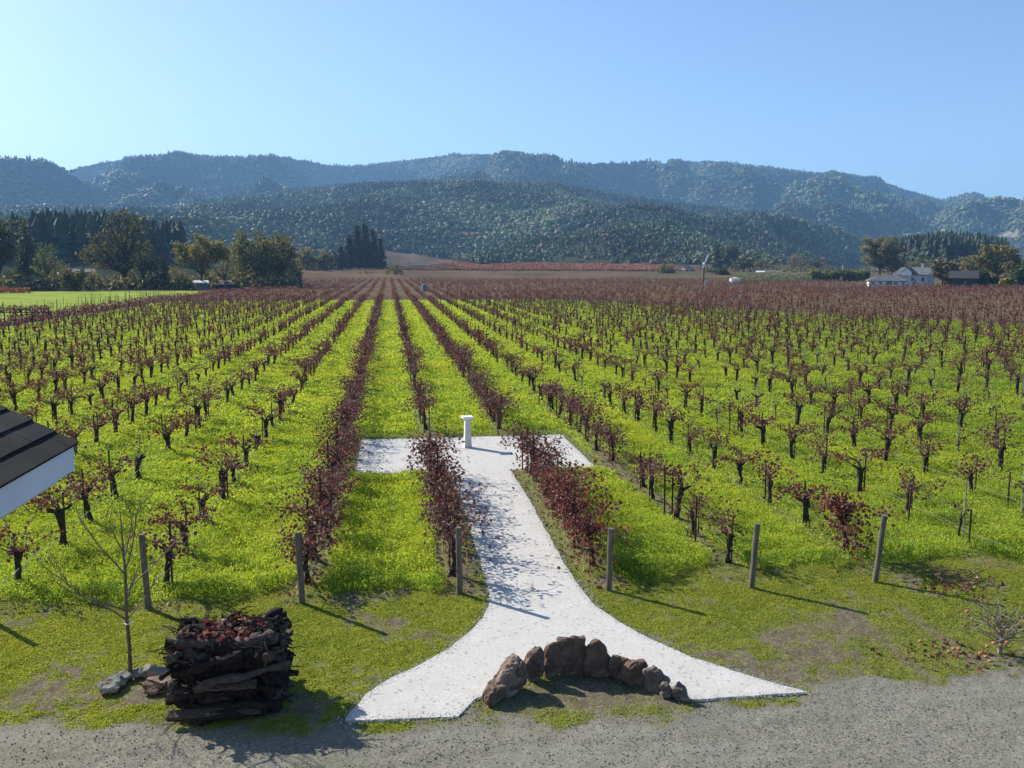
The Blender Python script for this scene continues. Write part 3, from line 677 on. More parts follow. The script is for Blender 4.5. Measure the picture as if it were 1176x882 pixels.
def crop_cols(x, y, n):
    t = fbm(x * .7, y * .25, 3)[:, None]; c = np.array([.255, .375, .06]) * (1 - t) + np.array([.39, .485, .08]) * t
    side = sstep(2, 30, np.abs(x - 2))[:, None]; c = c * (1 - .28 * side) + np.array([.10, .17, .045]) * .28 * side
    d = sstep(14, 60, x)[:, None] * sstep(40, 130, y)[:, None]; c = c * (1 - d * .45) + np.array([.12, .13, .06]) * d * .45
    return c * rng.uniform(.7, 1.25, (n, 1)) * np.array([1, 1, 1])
for (y0, y1, dens, hh, ww) in ((17.2, 24, 1700, .18, .038), (24, 36, 750, .18, .055), (36, 60, 310, .18, .082), (60, 105, 95, .19, .14), (105, 173, 28, .20, .25)):
    A = (y1 - y0) * (y0 + y1) / 2 * 1.25; x, y = sample_area(int(A * dens), y0, y1)
    gr, gv, cr, inp = masks(x, y); hn = fbm(x * 1.4, y * 1.4, 4); keep = (rng.random(len(x)) < cr) & (y < np.clip(236 - 2.05 * x, 60, 172)) & ~inp
    x, y, hn = x[keep], y[keep], hn[keep]; n = len(x); rag = fbm(x * 1.7 + 9, y * 1.7, 2)
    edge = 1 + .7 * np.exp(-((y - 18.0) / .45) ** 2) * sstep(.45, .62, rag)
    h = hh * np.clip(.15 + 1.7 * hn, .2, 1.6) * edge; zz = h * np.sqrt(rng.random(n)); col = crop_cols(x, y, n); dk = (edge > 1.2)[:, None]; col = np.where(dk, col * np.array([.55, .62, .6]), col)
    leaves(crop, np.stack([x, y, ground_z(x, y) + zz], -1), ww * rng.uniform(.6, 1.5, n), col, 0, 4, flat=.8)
    if y0 < 36:
        m = rng.random(n) < .12; blades(crop, x[m], y[m], h[m] * 1.15, ww * rng.uniform(.3, .6, m.sum()), col[m], .7)
    # flowers
    fd = {17.2: 380, 24: 220, 36: 75, 60: 20, 105: 6}[y0]; x, y = sample_area(int(A * fd), y0, y1); gr, gv, cr, inp = masks(x, y)
    fn = fbm(x * .55 + 70, y * .22, 3); yy = (.25 + .75 * sstep(.38, .62, fn)) * (1 - .6 * sstep(10, 40, np.abs(x - 2))) ; keep = (rng.random(len(x)) < cr * yy) & ~inp & (cr > .5) & (y < np.clip(236 - 2.05 * x, 60, 172)) & (y > 18.3)
    x, y = x[keep], y[keep]; n = len(x); hn = fbm(x * 1.4, y * 1.4, 4)
    leaves(flow, np.stack([x, y, hh * np.clip(.15 + 1.7 * hn, .2, 1.6) * rng.uniform(.9, 1.35, n)], -1), rng.uniform(.55, 1.2, n) * {17.2: .024, 24: .032, 36: .05, 60: .085, 105: .15}[y0], (1., 1., 1.), 0, 4, flat=1.2)
tag(crop.build('cover_crop', M['crop']), 'bright yellow-green cover crop growing between the vine rows', 'cover crop', kind='stuff')
tag(flow.build('mustard_flowers', M['flower']), 'tiny yellow mustard flowers scattered over the green cover crop', 'flowers', kind='stuff')
lawn = MB(); n = 520000; x = rng.uniform(-8.5, 14.5, n); y = rng.uniform(11.8, 18.4, n); gr, gv, cr, inp = masks(x, y)
dpp = dist_poly(x, y, PATH)
keep = (rng.random(n) < gr * .9) & ~inp & (cr < .6) & (dpp > .03); x, y = x[keep], y[keep]; n = len(x); t = fbm(x * 1.9, y * 1.9, 3)[:, None]
col = (np.array([.19, .24, .045]) * (1 - t) + np.array([.31, .34, .07]) * t) * rng.uniform(.6, 1.3, (n, 1))
blades(lawn, x, y, rng.uniform(.015, .038, n), rng.uniform(.012, .026, n), col, 1.2)
x = rng.uniform(-3, 10, 60000); y = rng.uniform(18, 35.2, 60000); gr, gv, cr, inp = masks(x, y); keep = (cr < .35) & ~inp & (rng.random(60000) < gr * .5); x, y = x[keep], y[keep]; n = len(x)
blades(lawn, x, y, rng.uniform(.03, .08, n), rng.uniform(.02, .04, n), np.array([.13, .17, .03]) * rng.uniform(.6, 1.3, (n, 1)), 1.2)
E_ = np.array([[p.x, p.y] for p in PP]); k_ = rng.integers(0, len(E_), 9000); x, y = E_[k_, 0] + rng.normal(0, .05, 9000), E_[k_, 1] + rng.normal(0, .05, 9000); m = rng.random(9000) < sstep(.4, .6, fbm(x * 2.2, y * 2.2, 3)) * (y > 13.0); x, y = x[m], y[m]; n = len(x)
blades(lawn, x, y, rng.uniform(.03, .06, n), rng.uniform(.02, .035, n), np.array([.22, .27, .045]) * rng.uniform(.6, 1.3, (n, 1)), 1.2)
tag(lawn.build('lawn_grass', M['crop']), 'short patchy green grass along the edge of the vineyard', 'grass', kind='stuff')
# loose stones of the driveway
peb = MB(); n = 26000; x = rng.uniform(-8, 13, n); y = rng.uniform(9.3, 14.8, n); gr, gv, cr, inp = masks(x, y); keep = (rng.random(n) < gv * .9 + .08) & ~inp; x, y = x[keep], y[keep]; n = len(x)
OC = np.array([(1, 0, 0), (0, 1, 0), (-1, 0, 0), (0, -1, 0), (0, 0, .8), (0, 0, -.8)]); OF = np.array([(0, 1, 4), (1, 2, 4), (2, 3, 4), (3, 0, 4)])
R_ = rand_rot(n); s_ = rng.uniform(.004, .013, n) * rng.uniform(.6, 1.5, n); W = np.einsum('nij,vj->nvi', R_, OC) * s_[:, None, None] + np.stack([x, y, ground_z(x, y) + .003], -1)[:, None]
OF8 = np.array([(0, 1, 4), (1, 2, 4), (2, 3, 4), (3, 0, 4), (1, 0, 5), (2, 1, 5), (3, 2, 5), (0, 3, 5)])
peb.add(W.reshape(-1, 3), (OF8[None] + (np.arange(n) * 6)[:, None, None]).reshape(-1, 3), 0, np.repeat(rng.uniform(.5, 1.5, (n, 1)) * np.ones((1, 3)), 6, 0))
M['peb'] = mat_simple('driveway_stone', (.15, .147, .13), .2, 8, .9, .1, .002, use_tint=True)
tag(peb.build('driveway_gravel', M['peb']), 'loose grey stones of the gravel driveway', 'gravel', kind='stuff')
pg = MB(); k_ = rng.integers(0, len(E_), 12000); x, y = E_[k_, 0] + rng.normal(0, .07, 12000), E_[k_, 1] + rng.normal(0, .07, 12000); n = len(x); R_ = rand_rot(n); s_ = rng.uniform(.006, .014, n)
W = np.einsum('nij,vj->nvi', R_, OC) * s_[:, None, None] + np.stack([x, y, np.full(n, .006)], -1)[:, None]; pg.add(W.reshape(-1, 3), (OF8[None] + (np.arange(n) * 6)[:, None, None]).reshape(-1, 3), 0, np.repeat(rng.uniform(.6, 1.1, (n, 1)) * np.ones((1, 3)), 6, 0))
tag(pg.build('path_gravel', mat_simple('pale_stone', (.55, .53, .49), .2, 8, .9, .1, .002, use_tint=True)), 'loose pale stones strewn along the edges of the white path', 'gravel', kind='stuff')
# fallen leaves at the row ends and under the vines
fl = MB(); P = []
for k in (-2, -1, 0, 1, 2, 3):
    n = 260; yy = rng.uniform(17.2, 30, n); xx = rowx(k) + rng.normal(0, .45, n); _, _, _, inp = masks(xx, yy); m = ~inp; P.append(np.stack([xx[m], yy[m], ground_z(xx[m], yy[m]) + .03], -1))
P.append(np.stack([rng.normal(9.6, .6, 60), rng.normal(13.4, .3, 60), np.full(60, .0)], -1)); P.append(np.stack([rng.uniform(2, 3.8, 30), rng.uniform(17, 33, 30), np.full(30, .03)], -1))
P.append(np.stack([rng.normal(11.6, .5, 90), rng.normal(16.3, .5, 90), np.full(90, .05)], -1))
P = np.concatenate(P); leaves(fl, P, rng.uniform(.04, .09, len(P)), palette(len(P), RED[:2] + BROWN + [(.4, .28, .2)]), 0, 6, flat=1.5)
tag(fl.build('fallen_leaves', M['vleaf']), 'dry red and brown leaves fallen under the near vines', 'leaves', kind='stuff')

# ------------------------------------------------------------------ end posts, stakes, hoses
def post(x, y, h, label, tilt=(0, 0), r=.06):
    t = MB(); random.seed(int(x * 100) + 5)
    t.tube([(0, 0, -.1), (.003, 0, h * .35), (-.004, .003, h * .7), (0, 0, h)], [r * 1.04, r, r * .98, r * .97], 16, rough=.025)
    o = t.build('end_post', M['post'], smooth=False); o.location = (x, y, 0); o.rotation_euler = (tilt[0], tilt[1], 0); return tag(o, label, 'post', 'wooden end posts of the vine rows')
post(g(347, 692).x, g(347, 692).y, 1.45, 'weathered round end post of the second vine row left of the white path', (.02, -.03))
post(g(528, 681).x, g(528, 681).y, 1.38, 'weathered round end post standing just left of the white path', (0, -.01))
post(g(699, 677).x, g(699, 677).y, 1.30, 'weathered round end post just right of the path beside the bright red vine', (.01, .02))
post(g(863, 674).x, g(863, 674).y, 1.36, 'bare-standing weathered end post, second right of the white path', (.02, .05))
post(g(1005, 667).x, g(1005, 667).y, 1.43, 'rightmost weathered end post, leaning beside a red leaved vine', (.02, .08))
post(g(170, 697).x, g(170, 697).y, 1.47, 'weathered end post behind the sapling, third left of the white path', (0, -.03))
post(-7.85, 17.5, 1.4, 'weathered end post at the left edge beside a dark vine', (0, 0))
def stake(px, py, h, label, mat='stake', r=.024):
    p = g(px, py); t = MB(); t.tube([(0, 0, -.05), (.004, 0, h * .5), (0, 0, h)], r, 6); o = t.build('vine_stake', M[mat]); o.location = p
    o.rotation_euler = (random.uniform(-.04, .04), random.uniform(-.04, .04), 0); return tag(o, label, 'stake', 'free standing stakes among the vines')
for px, py, h, l in ((572, 500, 1.25, 'dark stake at the far edge of the white paved area'), (487, 498, 1.15, 'dark stake left of the pedestal at the far edge of the paving'),
                     (600, 540, 1.2, 'dark stake among red leaves beside the near right corner of the path'), (763, 592, 1.35, 'tall dark stake by a vine in the second row right of the path'),
                     (798, 626, 1.2, 'dark stake with a purple cane, between the second and third posts right of the path'), (922, 606, 1.15, 'rusty stake with short side arms in the yellow flowers, upper left of the rightmost post'),
                     (1042, 604, 1.0, 'rusty stake just behind the rightmost end post'), (1112, 630, .95, 'rusty stake at the right, right of the rightmost post'), (1157, 582, 1.0, 'rusty stake close to the right edge of the picture'),
                     (619, 468, 1.15, 'dark stake in open grass right of the paving, left of a pair'), (629, 468, 1.1, 'dark stake in open grass right of the paving, right of a pair'),
                     (188, 510, 1.15, 'dark stake near the dark roof corner, right one of two'), (110, 510, 1.15, 'dark stake beside the corner of the dark roof'),
                     (225, 500, 1.1, 'dark stake in the left vineyard between two thick vines'), (312, 494, 1.15, 'dark stake at the near end of a vine line left of the bushy row'), (838, 500, 1.3, 'tall dark stake in the middle of the right vineyard')):
    stake(px, py, h, l)
tg = MB(); tg.box((0, 0, 0), (.05, .02, .22)); tg.box((.05, 0, -.08), (.07, .015, .03)); p = g(83, 470)
o = tg.build('marker_ribbon', mat_simple('red_ribbon', (.6, .03, .02), .1, 3)); o.location = p + Vector((0, 0, .35)); tag(o, 'red marker ribbon tied to a stake behind the dark roof', 'ribbon')
st = MB(); st.tube([(0, 0, -.05), (0, 0, 1.2)], .024, 6); o = st.build('vine_stake', M['stake']); o.location = p + Vector((0, .03, 0)); tag(o, 'dark stake carrying the red marker ribbon', 'stake', 'free standing stakes among the vines')
for k in range(-4, 6):
    t = MB(); X = rowx(k) + .06; random.seed(k + 50); y = 17.6
    segs_ = [(17.6, 28.0), (34.9, 40)] if k in (0, 1) else [(17.6, 40)]
    for a, b in segs_:
        n = int((b - a) / 1.1) + 1; pts = []
        for i_ in range(n + 1):
            yy = a + (b - a) * i_ / n; pts.append((X + random.uniform(-.02, .02), yy, .42 - (.05 if i_ % 2 else 0)))
        t.tube(pts, .006, 5); t.tube([(X, a, .80), (X, b, .80)], .0025, 3)
    side = 'left' if k <= 0 else 'right'
    o = t.build('drip_hose', M['wire']); tag(o, 'thin grey drip hose and wire strung along the %s' % rowname(k), 'hose', 'drip hoses along the vine rows')

# ------------------------------------------------------------------ pedestal
def pedestal():
    p = g(537, 514); t = thing('pedestal', 'pale tapered stone pedestal with a square top standing on the white paving', 'pedestal', (p.x, p.y, .018), .12)
    def frus(z0, z1, a, b, mb, bev=0):
        V = [(sx * a, sy * a, z0) for sx, sy in ((-1, -1), (1, -1), (1, 1), (-1, 1))] + [(sx * b, sy * b, z1) for sx, sy in ((-1, -1), (1, -1), (1, 1), (-1, 1))]
        mb.add(V, [(0, 3, 2, 1), (4, 5, 6, 7), (0, 1, 5, 4), (1, 2, 6, 5), (2, 3, 7, 6), (3, 0, 4, 7)])
    a = MB(); frus(-.02, 1.02, .135, .095, a); frus(1.02, 1.075, .10, .155, a); s_ = a.build('shaft', M['stone_ped'], t)
    b = MB(); frus(1.077, 1.135, .205, .205, b); frus(1.135, 1.15, .205, .19, b); c = b.build('top', M['white'], t)
    for o in (s_, c): m = o.modifiers.new('b', 'BEVEL'); m.width = .006; m.segments = 2
pedestal()

# ------------------------------------------------------------------ arc of upright stones
from mathutils import noise as mnoise
def blob_rock(name, pts3, mat, seed, cuts=3, amp=.03, freq=5.0, parent=None):
    bm = bmesh.new(); [bm.verts.new(p) for p in pts3]; r = bmesh.ops.convex_hull(bm, input=bm.verts)
    bmesh.ops.delete(bm, geom=[v for v in bm.verts if not v.link_faces], context='VERTS')
    bmesh.ops.bevel(bm, geom=bm.edges[:], offset=.022, segments=1, affect='EDGES', clamp_overlap=True)
    bmesh.ops.triangulate(bm, faces=bm.faces)
    for _ in range(cuts):
        es = [e for e in bm.edges if e.calc_length() > .035]
        if es: bmesh.ops.subdivide_edges(bm, edges=es, cuts=1, use_grid_fill=True); bmesh.ops.triangulate(bm, faces=[f for f in bm.faces if len(f.verts) > 3])
    bm.normal_update()
    for v in bm.verts:
        q = v.co * freq + Vector((seed * 3.1, seed, 0)); v.co += v.normal * (amp * (mnoise.noise(q) + .5 * mnoise.noise(q * 2.3) + .25 * mnoise.noise(q * 5)))
    me = bpy.data.meshes.new(name); bm.to_mesh(me); bm.free(); me.materials.append(mat)
    for p in me.polygons: p.use_smooth = False
    o = bpy.data.objects.new(name, me); COL.objects.link(o)
    if parent: o.parent = parent
    return o
stones = [  # outline in photo pixels (x, y), base pixel, depth thickness, turn, lean back, material, label
    ([(559, 788), (585, 765), (598, 757), (607, 773), (600, 790), (580, 800), (562, 800)], (585, 798), .22, .9, .45, 'rock_pale', 'broad flat tan slab leaning at the left end of the stone arc'),
    ([(560, 790), (576, 788), (583, 796), (572, 805), (562, 808), (558, 800)], (568, 808), .16, .9, 0, 'rock', 'small wedge stone at the foot of the slab, left end of the arc'),
    ([(577, 790), (590, 774), (600, 759), (607, 780), (597, 791), (583, 800)], (592, 796), .13, .8, .1, 'rock', 'dark narrow triangular stone propped in front of the tan slab'),
    ([(602, 758), (611, 747), (618, 743), (624, 748), (623, 768), (618, 781), (608, 780)], (614, 782), .18, .5, .1, 'rock', 'upright knobbly stone, second upright from the left of the arc'),
    ([(625, 768), (627, 744), (633, 736), (641, 735), (645, 742), (643, 768), (638, 776), (627, 776)], (634, 777), .16, .3, .08, 'rock', 'tall rounded upright stone left of the flat-topped stone'),
    ([(642, 731), (655, 733), (671, 731), (668, 748), (671, 768), (668, 774), (645, 774), (647, 755)], (658, 775), .15, .05, .06, 'rock', 'flat-topped tallest stone in the centre of the arc'),
    ([(665, 740), (674, 738), (674, 756), (672, 772), (667, 772)], (670, 773), .10, 0, .05, 'rock', 'thin sliver of stone wedged between the two tallest stones'),
    ([(672, 765), (675, 742), (681, 731), (687, 730), (694, 740), (700, 756), (702, 774), (690, 777), (674, 775)], (687, 777), .20, -.05, .08, 'rock', 'tall pointed stone with a dark tip, right of the centre of the arc'),
    ([(701, 753), (711, 752), (724, 757), (722, 768), (713, 778), (703, 777)], (712, 779), .18, -.3, .08, 'rock', 'low blocky stone right of the tall pointed stone'),
    ([(711, 777), (720, 764), (728, 757), (740, 758), (745, 767), (742, 784), (728, 786), (715, 782)], (729, 786), .20, -.4, .15, 'rock', 'leaning rounded reddish stone, third from the right of the arc'),
    ([(741, 768), (752, 764), (762, 773), (768, 781), (758, 792), (746, 792)], (753, 793), .20, -.5, .1, 'rock_grey', 'jagged grey stone with a pale face near the right end of the arc'),
    ([(760, 785), (768, 783), (773, 790), (772, 800), (762, 799)], (767, 801), .14, -.6, 0, 'rock_grey', 'small grey stone beside the jagged one'),
    ([(775, 788), (785, 794), (795, 803), (780, 803), (773, 798)], (783, 804), .10, -.6, 0, 'rock_grey', 'last small flat stone at the right end of the arc')]
for i_, (ol, (bx, by), th_, turn, lean, mt, lb) in enumerate(stones):
    b = g(bx, by); _, _, dep = proj((b.x, b.y, .2)); sc = dep / F_PX; random.seed(i_); P3 = []
    up = 1.0 / math.cos(math.radians(25)); ca, sa = math.cos(turn * .55), math.sin(turn * .55)
    for (x, y) in ol:
        lx, lz = (x - bx) * sc * 1.12 / max(.7, ca), (by - y) * sc * up * .97 - .04
        for sgn in (-1, 1):
            k = random.uniform(.80, .98) if sgn > 0 else random.uniform(.9, 1); P3.append((lx * k * 1.04, sgn * th_ / 2 * random.uniform(.6, 1.1) + lean * max(lz, 0) * .5, lz * (k if lz > 0 else 1)))
    for q in range(3): P3.append((random.uniform(-.5, .5) * th_, (-.62 if q < 2 else .6) * th_, random.uniform(.1, .3)))
    o = blob_rock('standing_stone', P3, M[mt], i_, 3, .045, 7); o.location = (b.x, b.y + th_ * .4, 0); o.rotation_euler = (0, 0, turn * .55)
    tag(o, lb, 'stone', 'upright stones of the small arc')

# ------------------------------------------------------------------ woodpile of old vine trunks
def log_mesh(seed, thick=1.0):
    random.seed(seed); U = random.uniform; L = U(.75, 1.15); mb = MB(); pts = []; rad = []; r = U(.05, .085) * thick
    for q in range(9):
        a = q / 8; pts.append((L * (a - .5), U(-.04, .04), U(-.035, .035))); rad.append(r * U(.7, 1.25) * (1.25 if q in (1, 7) and random.random() < .5 else 1))
    mb.tube(pts, rad, 9, rough=.28)
    for q in range(random.choice((2, 3, 4))):
        i_ = random.choice((1, 2, 6, 7)); p = Vector(pts[i_]); an = U(0, 6.28); d = Vector((U(-.5, .5), math.cos(an), math.sin(an))).normalized() * U(.10, .26)
        mb.tube([p, p + d * .6, p + d + Vector((0, U(-.03, .03), U(-.03, .03)))], [r * .6, r * .42, r * .25], 6, rough=.25)
    return mb
lm = [log_mesh(40 + s).build('vine_log', M['log'] if s % 3 else M['log_cut'], smooth=True) for s in range(14)]
pc = Vector((-2.54, 13.5, 0)); random.seed(99); nlog = 0
LL = 'blackened gnarled old vine trunk stacked in the dark woodpile'; LG = 'old vine trunks stacked in the woodpile'
for layer in range(12):
    z = .08 + layer * .084; a_ = layer / 11; xl = -.80 + .05 * a_ + .10 * math.sin(layer * 1.7) * a_ ; xr = .82 - .10 * a_ + .07 * math.sin(layer * 2.3 + 1)
    ys = 1 - .22 * a_; xl += .16 * max(0, a_ - .72) / .28; xr -= .20 * max(0, a_ - .72) / .28
    for j in range(7):
        for half in ((0, 1) if layer % 3 else (0, 1, 2)):
            if j in (2, 3, 4) and layer < 10 and half == 2: continue
            src = random.choice(lm); o = src.copy(); COL.objects.link(o); fx_ = (.28, .74)[half] if half < 2 else .5
            o.location = (pc.x + xl + (xr - xl) * fx_ + random.uniform(-.10, .10), pc.y + (j - 3) * .165 * ys + random.uniform(-.05, .05), z + random.uniform(-.03, .03))
            side_ = .5 if half == 1 else .3
            o.rotation_euler = (random.uniform(0, 6.28), random.uniform(-.26, .26), random.uniform(-side_, side_)); s_ = random.uniform(.7, 1.25); o.scale = (.9, s_, s_)
            tag(o, LL, 'log', LG)
for q in range(46):     # short butts and knees poking out of the right end and the corners
    o = random.choice(lm).copy(); COL.objects.link(o); z = random.uniform(.12, 1.08); yy = random.uniform(-.55, .5)
    o.location = (pc.x + (.72 if q % 3 else -.68) + random.uniform(-.06, .06), pc.y + yy, z); o.rotation_euler = (random.uniform(0, 6.28), random.uniform(-.5, .5), 1.57 * random.choice((.55, .8, 1.1)) + random.uniform(-.3, .3)); s_ = random.uniform(.6, 1.0); o.scale = (.42, s_, s_)
    tag(o, LL, 'log', LG)
for j, (dx, dy, z, rz, ry) in enumerate(((.1, -.74, .06, .06, 0), (.05, -.68, .16, -.04, .02), (-.1, -.62, .34, .12, .05), (.3, -.66, .62, .18, -.15), (-.2, -.64, .80, -.1, -.28))):
    o = lm[(j * 5 + 5) % 14].copy(); COL.objects.link(o); o.location = (pc.x + dx, pc.y + dy, z); o.rotation_euler = (j, ry, rz); o.scale = (1.25, .9, .9)
    tag(o, LL, 'log', LG)
def twig_mesh(seed):
    random.seed(seed); mb = MB(); p = Vector((0, 0, 0)); d = Vector((1, 0, 0)); P = [p.copy()]
    for q in range(7): p = p + d * random.uniform(.07, .13); d = (d + Vector((0, random.uniform(-.35, .35), random.uniform(-.35, .35)))).normalized(); P.append(p.copy())
    mb.tube(P, [.020, .018, .016, .014, .011, .009, .006, .004], 5, rough=.15); mb.tube([P[3], P[3] + Vector((.12, .08, .09))], [.01, .005], 4); return mb
tws = [twig_mesh(s_).build('vine_twig', M['log']) for s_ in range(6)]; random.seed(21)
for q in range(90):
    o = random.choice(tws).copy(); COL.objects.link(o); sd_ = random.choice(('f', 'f', 'r', 'r', 'l', 't')); u = random.uniform(-.7, .7); z = random.uniform(.15, 1.12)
    if sd_ == 'f': L_, a = (u - .2, random.uniform(-.66, -.58), z), random.uniform(-.5, .4)
    elif sd_ == 'r': L_, a = (random.uniform(.45, .68), u * .75, z), random.uniform(-1.1, 1.1)
    elif sd_ == 'l': L_, a = (random.uniform(-.66, -.45), u * .75, z), 3.14 + random.uniform(-1, 1)
    else: L_, a = (u * .8, random.uniform(-.4, .4), random.uniform(1.08, 1.18)), random.uniform(0, 6.28)
    o.location = (pc.x + L_[0], pc.y + L_[1], L_[2]); o.rotation_euler = (random.uniform(0, 6.28), random.uniform(-.45, .35), a); s_ = random.uniform(.55, 1.15); o.scale = (s_ * .8, s_, s_)
    tag(o, 'thin crooked black cane poking out of the dark woodpile', 'twig', 'thin canes in the woodpile')
for o in tws: bpy.data.objects.remove(o)
for o in lm: bpy.data.objects.remove(o)
def plank(x, y, z, L, rz, lb):
    m = MB(); m.box((0, 0, 0), (L, .14, .05)); m.box((L * .5 - .02, 0, 0), (.05, .135, .06)); o = m.build('plank', M['log_cut']); o.location = (x, y, z); o.rotation_euler = (.3, .02, rz); tag(o, lb, 'plank')
plank(pc.x + .12, pc.y - .70, .50, .75, .03, 'grey split plank lying across the front of the woodpile')
plank(pc.x - .1, pc.y - .74, .12, 1.3, .05, 'long dark board at the bottom front of the woodpile')
tp = MB(); n = 230; P = np.stack([pc.x + np.clip(rng.normal(-.05, .3, n), -.6, .5), pc.y + rng.uniform(-.45, .4, n), 1.065 + rng.normal(0, .05, n)], -1)
leaves(tp, P, rng.uniform(.05, .11, n), palette(n, [(.17, .05, .045), (.13, .04, .04), (.30, .18, .16), (.07, .035, .03), (.09, .04, .035)]), 0, 6, flat=.6)
tag(tp.build('dry_leaves', M['vleaf']), 'withered red vine leaves heaped on top of the woodpile', 'leaves', kind='stuff')

# ------------------------------------------------------------------ bare sapling with its ring of rocks
def sapling():
    b = g(150, 779); t = thing('sapling', 'slender bare young tree beside the woodpile, ringed by small rocks', 'tree', (b.x, b.y, 0)); tr, tw = MB(), MB(); random.seed(4); U = random.uniform
    tr.tube([(0, 0, -.05), (.01, 0, .5), (-.01, .01, 1.1), (.015, 0, 1.75), (.0, 0, 2.35), (-.01, 0, 2.9)], [.036, .030, .027, .022, .013, .005], 8)
    def br(p, d, L, r, lev):
        P = [p.copy()]
        for q in range(5):
            p = p + d * L / 5; d = (d + Vector((U(-.12, .12), U(-.12, .12), U(-.02, .12)))).normalized(); P.append(p.copy())
            if lev > 0 and q > 0:
                for _ in range(1 if lev == 2 else 2 - q % 2):
                    e = (d + Vector((U(-.8, .8), U(-.8, .8), U(-.2, .5)))).normalized(); br(p.copy(), e, L * U(.28, .5), r * .5, lev - 1)
        tw.tube(P, [r * (1 - .15 * i_) for i_ in range(6)], 4, cap=False)
    for z, dx, dy, dz, L in ((.98, -1, .1, .75, 1.35), (1.0, .7, .3, .8, .75), (1.15, -.9, -.5, .55, .9), (1.3, .5, -.6, .9, .7), (1.45, .9, .2, .9, .95), (1.75, -.75, .1, 1.0, 1.05), (1.78, .5, 0, 1.2, .95), (2.0, .3, .6, 1.2, .7), (2.1, -.3, -.4, 1.2, .7)):
        br(Vector((0, 0, z)), Vector((dx, dy, dz)).normalized(), L, .016, 2)
    tie = MB(); tie.tube([(-.045, 0, .93), (0, -.045, .925), (.05, 0, .93), (.10, .0, .94)], .010, 5)
    tr.build('trunk', mat_simple('sapling_bark', (.13, .105, .08), .3, 20, .9, .3, .004), t, smooth=True); tw.build('branches', M['bare_cane'], t); tie.build('tie', M['white'], t)
sapling()
for i_, (px, py, s_, lb) in enumerate(((126, 795, .12, 'left end, lowest grey'), (133, 788, .14, 'second from the left'), (142, 781, .13, 'rounded, behind left of the trunk'), (160, 776, .12, 'behind right of the trunk'), (170, 774, .14, 'pale, behind the sapling'),
                                        (178, 776, .17, 'largest pale, between the sapling and the woodpile'), (184, 789, .24, 'dark flat, touching the woodpile'), (176, 797, .10, 'small dark, before the woodpile corner'), (121, 790, .09, 'small, outermost left'))):
    b = g(px, py); random.seed(i_ + 70); P3 = [Vector((random.gauss(0, 1), random.gauss(0, 1), random.gauss(0, .7))).normalized() * s_ for _ in range(18)]
    o = blob_rock('rock', [(p.x * 1.25, p.y, p.z * .8) for p in P3], M['rock_grey2' if i_ not in (6, 7) else 'rock'], i_ + 30, 2, .02, 9); o.location = (b.x, b.y, s_ * .4); tag(o, '%s rock of the small ring round the sapling' % lb, 'rock', 'rocks around the sapling')

# ------------------------------------------------------------------ fruiting shrub at the right
def shrub():
    b = g(1148, 748); t = thing('fruit_shrub', 'scraggly grey shrub hung with small orange fruit at the lower right', 'shrub', (b.x, b.y, 0)); st_, lf = MB(), MB(); random.seed(8); U = random.uniform; tips = []
    st_.tube([(0, 0, -.05), (.02, 0, .22), (.05, .02, .45)], [.045, .04, .03], 8, rough=.1)
    for q in range(26):
        d = Vector((U(-1, 1), U(-1, 1), U(.25, 1.3))).normalized(); p = Vector((0, 0, U(.05, .45))); P = [p.copy()]
        for k in range(5): p = p + d * U(.10, .19); d = (d + Vector((U(-.3, .3), U(-.3, .3), U(-.25, .15)))).normalized(); P.append(p.copy()); tips.append(p.copy())
        st_.tube(P, [.010, .009, .008, .006, .005, .003], 4, cap=False)
        for k in (2, 3, 4):
            e = P[k] + Vector((U(-.2, .2), U(-.2, .2), U(-.1, .22))); st_.tube([P[k], e], [.005, .003], 3, cap=False); tips.append(e)
    P = np.array([random.choice(tips)[:] for _ in range(420)]) + rng.normal(0, .05, (420, 3)); P[:, 2] = np.maximum(P[:, 2], .03)
    leaves(lf, P, rng.uniform(.03, .06, 420), palette(420, [(.12, .15, .06), (.16, .13, .06), (.22, .10, .05), (.10, .11, .06)]), 0, 4)
    st_.build('stems', M['stake_pale'], t); lf.build('leaves', M['vleaf'], t)
    fm_ = mat_simple('ripe_fruit', (.42, .17, .075), .25, 9, .45, .05, .002, .4)
    def fruit(): 
        bm = bmesh.new(); bmesh.ops.create_uvsphere(bm, u_segments=12, v_segments=8, radius=.036)
        for v in bm.verts: v.co.z *= .86; v.co.z -= .012 * max(0, 1 - (v.co.x ** 2 + v.co.y ** 2) / .0006) * (1 if v.co.z > 0 else -1)
        me = bpy.data.meshes.new('fruit'); bm.to_mesh(me); bm.free(); me.materials.append(fm_)
        for p_ in me.polygons: p_.use_smooth = True
        return me
    me = fruit(); low = [p_ for p_ in tips if p_.z < 1.0]
    for q in range(8):
        p_ = random.choice(low); o = bpy.data.objects.new('fruit', me); COL.objects.link(o); o.parent = t; o.location = p_ - Vector((0, 0, .04)) if q > 3 else Vector((-.35 + .12 * q, -.15, .18 + .05 * (q % 2)))
    for q, (px, py, lb) in enumerate(((1090, 750, 'leftmost of the three fallen orange fruits on the grass'), (1095, 747, 'middle one of the three fallen orange fruits on the grass'), (1101, 747, 'palest, rightmost of the three fallen orange fruits'), (1126, 752, 'fallen fruit at the left foot of the shrub'), (1057, 738, 'lone fallen fruit on bare dirt left of the shrub'), (1132, 756, 'fallen fruit in front of the shrub stem'), (1137, 761, 'lowest fallen fruit below the shrub'))):
        o = bpy.data.objects.new('fallen_fruit', me); COL.objects.link(o); p_ = g(px, py); o.location = (p_.x, p_.y, .03); tag(o, lb, 'fruit', 'orange fruit fallen round the shrub')
shrub()
cl_ = MB(); random.seed(31)
